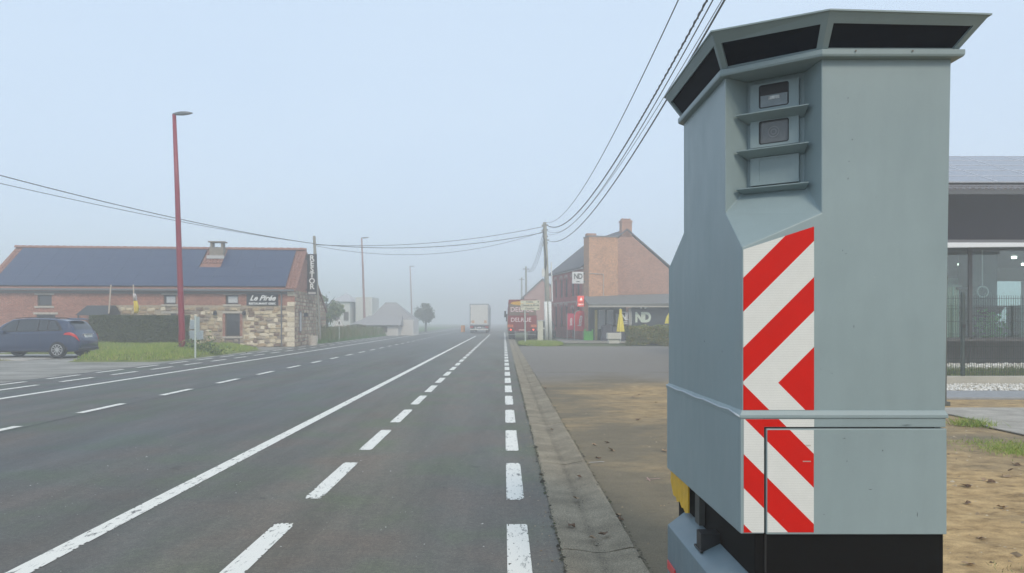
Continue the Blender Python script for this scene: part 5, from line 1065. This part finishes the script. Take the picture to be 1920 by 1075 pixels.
# direction sign, cream cabinet
dsn = thing('direction_sign', 'cream direction sign with three lines of small lettering in front of the tipper', 'road sign', (0, 0, 0)); Y = 51.0; cr = mat('sign_cream', (.68, .67, .52), .5)
for k, (pa, pb, tx) in enumerate(((563.5, 569.2, 'Tombes'), (569.8, 575.4, 'Chaussée de Mons'), (576, 581.6, 'Cimetière'))):
    z1_, z0_ = at(0, pa, Y).z, at(0, pb, Y).z; b_l = MB().box((at(976, 0, Y).x, Y, z0_), (at(1012, 0, Y).x, Y+.03, z1_)).build('panel', cr, dsn); text(tx, .15, ink, b_l, fm_(at(993, 0, Y).x, (z0_+z1_)/2, Y-.006), bold=.002); MB().box((at(1008, 0, Y).x, Y-.006, z0_+.07), (at(1010.5, 0, Y).x, Y-.001, z1_-.07)).build('arrow', ink, b_l)
MB().tube([(at(985, 0, Y).x, Y+.06, -.02), (at(984, 0, Y).x, Y+.06, at(0, 566, Y).z)], .05, 8).build('post', postm, dsn); MB().tube([(at(1005, 0, Y).x, Y+.06, at(0, 583, Y).z), (at(1005, 0, Y).x, Y+.06, at(0, 566, Y).z)], .03, 8).build('brace', postm, dsn)
ucb = thing('utility_cabinet', 'narrow cream utility cabinet standing on the grass island', 'utility cabinet', (at(1013, 0, 54.5).x, 54.5, 0))
MB().box((-.2, -.15, 0), (.2, .15, 1.5)).build('body', mat('cabinet_cream', (.62, .61, .50), .5), ucb, bevel=.01); MB().box((-.17, -.158, .15), (.17, -.151, 1.42)).build('door', MATS['cabinet_cream'], ucb); MB().box((-.23, -.18, 1.5), (.23, .18, 1.55)).build('lid', MATS['cabinet_cream'], ucb)
fh = thing('far_house', 'pale pinkish gabled house behind the grey utility pole, fading in fog', 'house', (0, 0, 0)); Y = 100
MB().prism([(2.7, Y, 0), (8.5, Y, 0), (8.5, Y, 4.6), (5.2, Y, 7.1), (2.7, Y, 4.8)], (0, 9, 0)).build('wall', brick_mat('pink_brick', (.42, .22, .18), (.46, .26, .2), (.4, .3, .28)), fh)
MB().prism([(2.4, Y-.2, 4.55), (5.2, Y-.2, 7.15), (8.8, Y-.2, 4.4), (8.8, Y-.2, 4.58), (5.2, Y-.2, 7.35), (2.4, Y-.2, 4.75)], (0, 9.4, 0)).build('roof', sla, fh)
for x in (3.6, 5.6): MB().box((x, Y-.03, 1.1), (x+.9, Y-.001, 2.4)).box((x, Y-.03, 3.4), (x+.9, Y-.001, 4.5)).build('window', frm, fh)

# ------------------------------------------------------------------ vehicles
def cr_(P_, v):                                         # Catmull-Rom through control points
    n = len(P_)-1; f = min(max(v, 0), 1)*n; i = min(int(f), n-1); t = f-i; g = lambda k: P_[min(max(k, 0), n)]
    p0, p1, p2, p3 = g(i-1), g(i), g(i+1), g(i+2)
    return [0.5*((2*b)+(-a+c)*t+(2*a-5*b+4*c-d)*t*t+(-a+3*b-3*c+d)*t**3) for a, b, c, d in zip(p0, p1, p2, p3)]
# (x from rear, z bottom, z belt, z roof, half width low, half width belt, half width roof)
ST = [(0, .42, .68, .72, .62, .60, .5), (.06, .30, .80, .86, .76, .74, .6), (.16, .26, .95, 1.02, .84, .82, .66), (.30, .24, 1.03, 1.28, .87, .86, .64), (.50, .23, 1.05, 1.50, .89, .88, .63), (.85, .22, 1.05, 1.58, .90, .89, .65),
      (1.5, .22, 1.03, 1.62, .90, .89, .66), (2.2, .22, 1.01, 1.63, .90, .89, .66), (2.8, .22, 1.0, 1.58, .90, .88, .64), (3.2, .22, .99, 1.38, .90, .87, .66), (3.55, .23, .98, 1.10, .89, .84, .66), (4.0, .24, .90, .98, .87, .80, .6), (4.32, .28, .74, .80, .80, .72, .5), (4.42, .36, .6, .64, .66, .6, .4)]
STA = np.array(ST)
def sec(x):
    a = [np.interp(x, STA[:, 0], STA[:, i]) for i in range(1, 7)]; zb, zl, zr, wl, wb, wr = a
    return [(0, zb), (wl*.85, zb), (wl*.98, zb+.08), (wl, zb+(zl-zb)*.4), (wb+.005, zl-.08), (wb-.01, zl), (wb*.45+wr*.55, zl+(zr-zl)*.55), (wr+.02, zr-.05), (wr*.75, zr-.01), (0, zr)]
def surf(x, v, side=1): y, z = cr_(sec(x), v); return Vector((x, side*max(y, 0) if v > .01 else 0, z))
def snorm(x, v, side): e = .012; a = surf(x+e, v, side)-surf(x-e, v, side); b = surf(x, min(v+e, 1), side)-surf(x, max(v-e, 0), side); n_ = a.cross(b); n_.normalize(); return n_ if n_.dot(Vector((0, side, .3))) > 0 else -n_
def make_car(label, loc, rz, paint, name='parked_car', lights=False):
    t = thing(name, label, 'car', loc, rz); XS = list(np.linspace(0, .5, 14))+list(np.linspace(.55, 4.1, 52))+list(np.linspace(4.15, 4.42, 10)); NV = 30; mb = MB()
    for x in XS:
        for k in range(NV): mb.v.append(tuple(surf(x, k/(NV-1), 1)))
        for k in range(NV-2, 0, -1): mb.v.append(tuple(surf(x, k/(NV-1), -1)))
    M_ = 2*NV-2; mb.f += [(i*M_+k, i*M_+(k+1) % M_, (i+1)*M_+(k+1) % M_, (i+1)*M_+k) for i in range(len(XS)-1) for k in range(M_)]+[tuple(range(M_)), tuple(range((len(XS)-1)*M_, len(XS)*M_))]
    body = mb.build('body', paint, t, smooth=True)
    gl = mat('car_glass', (.02, .026, .032), .06, spec=.9); trim = mat('car_trim', (.02, .02, .022), .5)
    def patch(nm, m, xb0, xb1, xt0, xt1, v0, v1, side, h=.008, par=None, nx=8, nv=5, both=False):
        q = MB(); R1 = [side] if not both else [1, -1]
        for sd2 in R1:
            base = len(q.v)
            for j in range(nv+1):
                for i in range(nx+1):
                    s, tt = i/nx, j/nv; x = (xb0+(xb1-xb0)*s)*(1-tt)+(xt0+(xt1-xt0)*s)*tt; v = v0+(v1-v0)*tt; q.v.append(tuple(surf(x, v, sd2)+snorm(x, v, sd2)*h))
            q.f += [(base+j*(nx+1)+i, base+j*(nx+1)+i+1, base+(j+1)*(nx+1)+i+1, base+(j+1)*(nx+1)+i) for j in range(nv) for i in range(nx)]
        return q.build(nm, m, par or t, smooth=True)
    for sd2 in (1, -1):
        patch('window_surround', trim, .62, 3.35, .98, 2.92, .575, .765, sd2, .004)
        for (a, b, c, d) in ((.78, 1.22, 1.06, 1.25), (1.28, 1.62, 1.31, 1.62), (1.68, 2.5, 1.68, 2.46), (2.56, 3.22, 2.52, 2.86)): patch('window', gl, a, b, c, d, .59, .745, sd2, .009)
        patch('door_seam', trim, 2.53, 2.54, 2.53, 2.54, .2, .57, sd2, .003, nx=1); patch('door_seam', trim, 1.50, 1.51, 1.60, 1.61, .3, .57, sd2, .003, nx=1)
        for xh in (1.75, 2.65): 
            p = surf(xh, .52, sd2); MB().box((p.x-.02, p.y-.02 if sd2 > 0 else p.y-.035, p.z-.015), (p.x+.18, p.y+.035 if sd2 > 0 else p.y+.02, p.z+.015)).build('door_handle', paint, t, bevel=.006)
        patch('tail_light', red_lamp if not lights else red_lamp, .04, .58, .10, .40, .43, .545, sd2, .018, nx=10)
        patch('sill_trim', trim, 1.1, 3.3, 1.1, 3.3, .12, .2, sd2, .006)
        m_ = Vector((2.98, sd2*.98, 1.02)); MB().box((2.92, sd2*.98-.11, .98), (3.06, sd2*.98+.11, 1.12)).build('door_mirror', paint, t, bevel=.03)
        MB().tube([surf(x, .82, sd2)+Vector((0, 0, .035)) for x in (.9, 1.1, 1.6, 2.2, 2.7)], .014, 6).build('roof_rail', trim, t)
        for xw in (.82, 3.55):
            MB().lathe([(.395, -.02), (.395, .0), (.30, .002)], 32, 'y', (xw, sd2*(.885), .36)).build('wheel_arch', trim, t)
            yo = sd2*.83; wh = MB().lathe([(.20, -.10), (.30, -.105), (.325, -.08), (.33, 0), (.325, .08), (.30, .105), (.20, .10)], 36, 'y', (xw, yo, .325)).build('wheel', rubber, t, smooth=False)
            rim = MB(); yf2 = yo+sd2*.09; ring_ = [(.205, -.012), (.225, -.002), (.225, .006), (.20, .006)]
            rim.lathe([(r_, h_*sd2+0) for r_, h_ in ring_], 32, 'y', (xw, yo+sd2*.107, .325), cap=False)
            for k in range(10):
                a = 2*math.pi*k/10; ca, sa = math.cos(a), math.sin(a); px_, pz_ = -sa, ca
                vs = [(xw+ca*r_+px_*w_, yo+sd2*(.108 if dd_ else .09), .325+sa*r_+pz_*w_) for dd_ in (0, 1) for r_, w_ in ((.03, .018), (.21, .012), (.21, -.012), (.03, -.018))]
                rim.add(vs, [(0,1,2,3),(4,5,6,7),(0,1,5,4),(1,2,6,5),(2,3,7,6),(3,0,4,7)])
            rim.lathe([(.045, 0), (.045, .012*sd2)], 14, 'y', (xw, yo+sd2*.1, .325)); 
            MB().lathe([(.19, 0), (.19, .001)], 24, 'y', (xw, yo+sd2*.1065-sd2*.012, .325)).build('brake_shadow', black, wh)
            rim.build('rim', chrome, wh)
    patch('rear_window', gl, .21, .21, .44, .44, .80, 1.0, 1, .01, both=True) if False else None
    # rear window and tailgate details as patches over the sloping tail
    q = MB(); nx, ny = 10, 8
    for j in range(ny+1):
        for i in range(nx+1):
            s = -1+2*i/nx; xx = .235+.235*j/ny; v = 1-abs(s)*(.17+.02*j/ny); p = surf(xx, v, 1 if s >= 0 else -1)+Vector((-.009, 0, .006)); q.v.append(tuple(p))
    q.f += [(j*(nx+1)+i, j*(nx+1)+i+1, (j+1)*(nx+1)+i+1, (j+1)*(nx+1)+i) for j in range(ny) for i in range(nx)]; q.build('rear_window', gl, t, smooth=True)
    MB().add([(.36, -.58, 1.545), (.36, .58, 1.545), (.62, .6, 1.60), (.62, -.6, 1.60), (.36, -.58, 1.575), (.36, .58, 1.575), (.62, .6, 1.625), (.62, -.6, 1.625)], [(0,3,2,1),(4,5,6,7),(0,1,5,4),(1,2,6,5),(2,3,7,6),(3,0,4,7)]).build('roof_spoiler', paint, t, bevel=.01)
    MB().box((.045, -.27, .82), (.10, .27, .94)).build('number_plate', letter_w, t); MB().box((.02, -.72, .28), (.08, .72, .40)).build('rear_bumper', trim, t, bevel=.02); MB().box((.0, -.3, .955), (.14, .3, .975)).build('tailgate_trim', chrome, t)
    ws_ = patch('windscreen', gl, 3.25, 3.62, 3.0, 3.0, .80, 1.0, 1, .01, both=True) if False else None
    return t
navy = mat('car_navy', (.010, .026, .075), .25, coat=.8, spec=.6); make_car('dark blue estate car parked tail to the road on the gravel driveway', (-17.35, 31.0, .02), R(180), navy)
gry = mat('car_dark_grey', (.03, .035, .042), .3, coat=.6); make_car('dark car half hidden behind the grey utility pole and its sleeves', (at(1024, 0, 66).x, 66, 0), R(93), gry)

def wheel_tw(parent, x, y, r_, wd=.28, dual=False):
    wq = MB().lathe([(r_*.55, -wd/2), (r_*.92, -wd/2), (r_, -wd*.35), (r_, wd*.35), (r_*.92, wd/2), (r_*.55, wd/2)], 28, 'x', (x, y, r_)).build('wheel', rubber, parent); MB().lathe([(r_*.5, -wd*.3), (r_*.5, wd*.3)], 20, 'x', (x, y, r_)).build('rim', chrome, wq)
# white semi-trailer going away
wt = thing('lorry', 'white box lorry driving away into the fog', 'lorry', (at(898.5, 0, 94).x, 94, 0)); wht = mat('lorry_white', (.68, .68, .64), .5, var=.04); sidem = mat('lorry_side', (.33, .36, .40), .5)
MB().box((-1.2, .06, 1.05), (1.2, 12.5, 3.72)).build('box_body', sidem, wt)
fr_ = MB().box((-1.22, 0, 1.0), (-1.1, .1, 3.75)).box((1.1, 0, 1.0), (1.22, .1, 3.75)).box((-1.1, 0, 3.6), (1.1, .1, 3.75)).box((-1.1, 0, 1.0), (1.1, .1, 1.12)).build('door_frame', sidem, wt)
for s in (-1, 1):
    dr = MB().box((min(s*.01, s*1.09), .01, 1.13), (max(s*.01, s*1.09), .058, 3.59)).build('rear_door', wht, wt)
    for xx in (.35, .75): MB().tube([(s*xx, -.01, 1.15), (s*xx, -.01, 3.55)], .016, 6).build('lock_rod', MATS['alloy'], dr)
    for zz in (1.5, 2.3, 3.1): MB().box((min(s*1.02, s*1.13), -.02, zz), (max(s*1.02, s*1.13), .009, zz+.06)).build('hinge', black, dr)
    MB().box((min(s*.62, s*.95), -.02, 1.3), (max(s*.62, s*.95), .008, 1.62)).build('marker_board', mat('marker_orange', (.6, .3, .12), .5), wt)
    MB().box((min(s*.75, s*1.18), -.02, .72), (max(s*.75, s*1.18), .04, .86)).build('tail_light', red_lamp, wt)
    for yy in (2.0, 3.3, 4.6): wheel_tw(wt, s*1.0, yy, .5, .38)
    MB().box((min(s*.8, s*1.15), 1.1, .15), (max(s*.8, s*1.15), 1.13, .85)).build('mud_flap', black, wt)
MB().box((-1.18, .0, .86), (1.18, .25, .99)).build('chassis_beam', black, wt); MB().box((-1.15, .0, .42), (1.15, .1, .56)).box((-.5, .02, .56), (-.42, .1, .86)).box((.42, .02, .56), (.5, .1, .86)).build('bumper', wht, wt)
MB().box((-.26, -.015, .68), (.26, -.001, .80)).build('number_plate', letter_w, wt); MB().box((-1.2, 12.6, .4), (1.2, 15.2, 3.6)).build('cab', sidem, wt, bevel=.1)
MB().box((-.4, .3, .75), (-.2, 12.6, .98)).box((.2, .3, .75), (.4, 12.6, .98)).build('chassis', black, wt)
for s in (-1, 1): wheel_tw(wt, s*.95, 13.9, .5, .35)
# red vehicle carrier parked on the verge
tk = thing('parked_truck', 'red rear-loading truck with big white lettering parked behind the direction sign, lights on', 'lorry', (at(979, 0, 61).x, 61, 0))
dred = mat('truck_red', (.20, .02, .025), .4, var=.2); dkr = mat('truck_dark', (.26, .022, .02), .5); beige = mat('truck_beige', (.22, .17, .13), .6, var=.15)
MB().box((-1.1, .12, 1.0), (1.15, 8.6, 3.25)).build('box_body', dkr, tk)
MB().box((-1.05, .02, 2.0), (1.15, .11, 2.95)).build('upper_gate', beige, tk)
MB().box((-1.2, 0, .95), (1.2, .11, 1.98)).build('ramp', dkr, tk, bevel=.01)
MB().box((-1.25, -.02, .7), (-1.18, .1, 2.05)).box((1.2, -.02, .7), (1.25, .1, 2.05)).build('ramp_arm', mat('arm_grey', (.3, .3, .3), .5), tk)
MB().box((-1.18, -.03, .62), (1.18, .0, .66)).build('ramp_edge', MATS['arm_grey'], tk)
lr = mat('letter_red', (.6, .03, .03), .5); lpk = mat('letter_pink', (.72, .42, .40), .5)
for (sz, z, dx) in ((.54, 2.47, -.02), (.48, 1.62, -.1)):
    text('DELRUE', sz, lr, tk, fm_(dx, z, .012 if sz > .5 else -.006), bold=.022, name='letter_outline'); text('DELRUE', sz, letter_w, tk, fm_(dx, z, .002 if sz > .5 else -.016), bold=.004)
text('DEPANNAGE', .13, lr, tk, fm_(.2, 2.12, .008), bold=.003)
bn = MB(); bn.add([(-.95+.95*(1+math.cos(2*math.pi*k/24)), .0, 3.0+.17*math.sin(2*math.pi*k/24)) for k in range(24)], [tuple(range(24))]).build('roof_sign', mat('banner_yellow', (.8, .45, .03), .5), tk)
MB().box((-1.12, .01, 2.96), (1.15, .11, 3.3)).build('roof_frame', dkr, tk)
tl_ = mat('tail_lit', (.8, .05, .02), .4, emit=(1, .12, .06), estr=4.0)
for s in (-1, 1):
    mb2 = MB().box((min(s*.72, s*1.2), -.03, 1.02), (max(s*.72, s*1.2), -.005, 1.24)).build('marker_board', mat('marker_yellow', (.62, .3, .1), .5), tk)
    for k in range(4): MB().prism([(min(s*.72, s*1.2)+.03+.12*k, -.034, 1.03), (min(s*.72, s*1.2)+.09+.12*k, -.034, 1.03), (min(s*.72, s*1.2)+.13+.12*k-.04*0, -.034, 1.23), (min(s*.72, s*1.2)+.07+.12*k, -.034, 1.23)], (0, .003, 0)).build('stripe', lr, mb2)
    MB().box((min(s*.78, s*1.18), -.03, .72), (max(s*.78, s*1.18), .0, .92)).build('lamp_cluster', dred, tk); MB().lathe([(.055, 0), (.055, .01)], 14, 'y', (s*.93, -.045, .82)).build('tail_light', tl_, tk)
    MB().box((min(s*.55, s*1.1), 1.2, .12), (max(s*.55, s*1.1), 1.23, .75)).build('mud_flap', black, tk)
    for xx in (.98, .68): wheel_tw(tk, s*xx, 2.0, .46, .26)
    wheel_tw(tk, s*.95, 6.9, .46, .28)
MB().box((-.7, -.01, .7), (.7, .1, .93)).build('crossmember', dkr, tk); MB().box((-.28, -.03, .74), (.28, -.012, .86)).build('number_plate', lpk, tk)
MB().box((-1.15, -.02, .40), (1.15, .06, .46)).box((-.6, .0, .46), (-.54, .06, .7)).box((.54, .0, .46), (.6, .06, .7)).build('bumper', MATS['arm_grey'], tk)
MB().box((-.4, .12, .7), (.4, 8.6, .98)).build('chassis', black, tk); MB().box((-1.15, 8.7, .45), (1.15, 10.4, 2.9)).build('cab', dred, tk, bevel=.08)
for s in (-1, 1): MB().box((s*1.38-.09, 9.9, 1.9), (s*1.38+.09, 10.0, 2.5)).box((min(s*1.15, s*1.35), 9.93, 2.15), (max(s*1.15, s*1.35), 9.97, 2.2)).build('mirror', black, tk)
MB().box((-1.33, .4, 1.5), (-1.2, .5, 2.1)).build('side_board', black, tk)

# ------------------------------------------------------------------ overhead cables: real catenaries in vertical planes, fitted to where the photo shows them
cable_m = mat('cable_black', (.035, .037, .04), .6)
def cable(A, B, pix, label, r_=.018, s0=0., s1=1., deg=2, twist=False, group=None):
    A = Vector(A); B = Vector(B); ss, zs = [], []
    for px, py in pix:
        k = (px-VX)/F; s = (k*A.y-A.x)/((B.x-A.x)-k*(B.y-A.y)); Y = A.y+(B.y-A.y)*s; ss.append(s); zs.append(EYE+(HY-py)*Y/F)
    c = np.polyfit(ss, zs, deg); pts = []
    for i in range(61):
        s = s0+(s1-s0)*i/60; p = A.lerp(B, s); pts.append(Vector((p.x, p.y, float(np.polyval(c, s)))))
    mb = MB().tube(pts, r_, 6)
    if twist:
        fine = []
        for i in range(2600):
            f = i/2599*60; k = min(int(f), 59); p = pts[k].lerp(pts[k+1], f-k); a = i*.55; fine.append(p+Vector((math.cos(a)*r_*1.1, 0, math.sin(a)*r_*1.1)))
        mb.tube(fine, r_*.7, 4)
    return mb.build('overhead_cable', cable_m, label=label, cat='cable', group=group)
N0 = (3.35, -8, 0); FP = (3.1, 56, 0)
cable(N0, FP, [(1270, 0), (1200, 155), (1115, 320), (1060, 395), (1030, 418)], 'leftmost roadside cable, bare and alone, sweeping up from the pole top', .012)
cable(N0, FP, [(1325, 0), (1290, 68), (1215, 200), (1130, 340), (1060, 418), (1030, 425)], 'thick twisted cable, second from the left of those climbing from the grey pole', .015, twist=True)
cable((3.45, -8, 0), FP, [(1337, 0), (1300, 66), (1225, 200), (1130, 355), (1065, 425), (1032, 436)], 'thin cable close beside the thick twisted one', .011)
cable((3.6, -8, 0), FP, [(1359, 0), (1310, 82), (1250, 190), (1180, 300), (1110, 400), (1065, 442), (1032, 453)], 'lowest roadside cable, passing behind the cabinet roof corner', .017)
cable((3.62, -8, 0), FP, [(1357, 0), (1300, 88), (1240, 186), (1170, 300), (1100, 395), (1062, 428), (1031, 440)], 'thin line just above the lowest roadside cable', .007)
LP = (-13.3, 52, 0); RP = (3.05, 56, 0); LQ = (-25.5, 14.2, 0)
cable(LP, RP, [(592, 459), (705, 461.5), (850, 452), (920, 442), (1012, 427)], 'upper of the cables crossing the road between the two near poles', .018)
cable(LP, RP, [(592, 459), (705, 463), (752, 465), (860, 461), (920, 453.5), (1012, 437)], 'middle cable crossing the road between the two near poles', .022)
cable(LP, RP, [(596, 461), (680, 475), (752, 479), (850, 473), (920, 459), (1012, 438)], 'slack lowest cable crossing the road between the two near poles', .013)
cable(LP, LQ, [(592, 458), (470, 436), (330, 410), (150, 370), (0, 327)], 'thick cable running from the slotted pole over the restaurant roof', .022)
cable(LP, LQ, [(592, 458), (470, 438), (330, 414), (150, 380), (0, 342)], 'thinner cable just under the thick one over the restaurant roof', .015)
FQ = (3.05, 101, 0)
for k, (pts_, lb) in enumerate((([(1013, 428), (1006, 470), (998, 500), (990, 510)], 'left of three slack cables from the grey pole to the foggy second pole'), ([(1015, 430), (1010, 470), (1001, 503), (992, 513)], 'middle of three slack cables towards the foggy second pole'), ([(1019, 460), (1013, 490), (1004, 511), (996, 515)], 'right of three slack cables towards the foggy second pole'))):
    Y0 = 56; cz = [at(p[0], p[1], 56+(101-56)*i/3) for i, p in enumerate(pts_)]; 
    zz = np.polyfit([0, .33, .67, 1], [8.6-.35*k, 7.5-.3*k, 7.5-.1*k, 8.4], 3); x0_, x1_ = 3.05-.0*k, 3.0+.12*k
    MB().tube([(x0_+(x1_-x0_)*i/30, 56+45*i/30, float(np.polyval(zz, i/30))) for i in range(31)], .018, 5).build('overhead_cable', cable_m, label=lb, cat='cable')

# ------------------------------------------------------------------ fallen leaves and litter on the near ground
lfm = foliage_mat('dead_leaf', (.10, .055, .03), (.2, .12, .06), (.3, .22, .12)); random.seed(3)
def leaf_mesh(s):
    n = 9; vs = [(0, 0, .004)]
    for k in range(n): a = 2*math.pi*k/n; rr = s*(1 if k % 2 else .55)*random.uniform(.8, 1.15); vs.append((rr*math.cos(a), rr*.75*math.sin(a), .004+s*.45*random.random()))
    return MB().add(vs, [(0, 1+k, 1+(k+1) % n) for k in range(n)]).mesh('leaf')
lms = [leaf_mesh(.036) for _ in range(8)]
for me in lms: me.materials.append(mat('leaf_brown', (.13, .075, .04), .8)) if lms.index(me) % 2 else me.materials.append(mat('leaf_tan', (.30, .21, .13), .8))
spots = [(1035, 808), (1086, 898), (1080, 939), (1070, 990), (1110, 1013), (1132, 1008), (1158, 966), (1162, 973), (1114, 834), (1138, 830), (1146, 844), (1121, 858), (1187, 744), (1198, 740), (1230, 754), (1195, 787), (1246, 845), (1022, 728), (1845, 900), (1858, 905), (1885, 893), (1812, 914), (1880, 950), (1814, 943), (1840, 1005), (1895, 882), (1815, 1055), (1905, 870)]
for k, (px, py) in enumerate(spots):
    D = gd(py); o = link('fallen_leaf', lms[k % 8], None, None); x = (px-VX)*D/F; o.location = (x, D, lot_h(x, D)+.003 if x > .86 else .012)
    o.rotation_euler = (random.uniform(-.2, .2), random.uniform(-.2, .2), random.uniform(0, 6)); s = random.uniform(1.0, 1.7); o.scale = (s, s, s)
    tone = 'pale tan' if k % 8 % 2 else 'dark brown'; own = {0: 'small curled leaf in the gutter, alone, farthest up the road', 1: 'leaf in the gutter just past the second joint', 2: 'dark leaf halfway between the two nearest gutter joints', 3: 'leaf near the road edge of the gutter, above its nearest joint', 4: 'pale tan leaf right on the wear line above the nearest gutter joint', 5: 'leaf at the lot side of the gutter beside the wear line', 6: 'large leaf on the lot edge against the gutter, upper of a pair', 7: 'pale leaf just under the large one at the gutter edge', 8: 'dry leaf on the lot just above the white chalk mark, nearest the gutter', 9: 'dark leaf above the white chalk mark, upper of the close pair', 10: 'dark leaf above the white chalk mark, lower of the close pair', 11: 'leaf lying right at the far side of the white chalk mark', 12: 'small leaf in the pale sand band, midway between gutter and cabinet', 13: 'leaf in the pale sand band just beyond the midway one', 14: 'leaf in the pale sand band close to the cabinet', 15: 'lone dark leaf on the lot between chalk mark and sand band', 16: 'pale leaf on the lot touching the cabinet outline above the yellow sheet', 17: 'tiny leaf beside the gutter, far up the lot edge', 18: 'dark clod of leaf on the sand just below the green grass patch, left one', 19: 'dark clod of leaf on the sand just below the green grass patch, right one', 20: 'leaf on the sand under the grass patch, nearest the picture edge', 21: 'leaf on the sand beside the cabinet, highest along its edge', 22: 'dark leaf in the middle of the sand near the picture edge', 23: 'leaf on the sand a little below the highest one by the cabinet', 24: 'broad leaf low on the sand, halfway between cabinet and picture edge', 25: 'leaf at the lower rim of the grass patch', 26: 'lowest leaf on the sand, by the cabinet base', 27: 'leaf against the underside of the grass patch at the picture edge'}
    where = 'on the worn sandy lot beyond the gutter' if px < 1260 else 'on the sand right of the cabinet'
    tag(o, own.get(k) or f'{tone} dry leaf lying {where}', 'leaf', None if k in own else f'{tone} leaves {where}')
# chalk surveyor marks
chm_ = mat('chalk_white', (.45, .43, .40), .9); chr_ = mat('chalk_pink', (.42, .27, .24), .9)
def mark(pa, pb, w_, m, label):
    a, b = [Vector(((p[0]-VX)*gd(p[1])/F, gd(p[1]), 0)) for p in (pa, pb)]; d = (b-a).normalized(); n_ = Vector((-d.y, d.x, 0))*w_; pts = []
    N = 6
    for i in range(N+1):
        p = a.lerp(b, i/N); pts += [p+n_, p-n_]
    vs = [(p.x, p.y, lot_h(p.x, p.y)+.006) for p in pts]; MB().add(vs, [(2*i, 2*i+1, 2*i+3, 2*i+2) for i in range(N)]).build('painted_mark', m, bpy.data.objects['dirt_lot'])
mark((1104, 866), (1133, 864), .012, chm_, ''); mark((1211, 898), (1238, 896), .008, chr_, ''); mark((1213, 894), (1219, 901), .006, chr_, '')

# ------------------------------------------------------------------ fog
hz = MB().box((-300, -40, -1.1), (300, 450, 12.6)).build('haze', None, kind='stuff')
hm_ = bpy.data.materials.new('fog'); hm_.use_nodes = True; N = hm_.node_tree.nodes; N.clear(); o_ = N.new('ShaderNodeOutputMaterial'); pv_ = N.new('ShaderNodeVolumePrincipled')
pv_.inputs['Color'].default_value = (.985, .99, .995, 1); pv_.inputs['Density'].default_value = FOG; pv_.inputs['Anisotropy'].default_value = .2
hm_.node_tree.links.new(pv_.outputs[0], o_.inputs['Volume']); hz.data.materials.append(hm_)
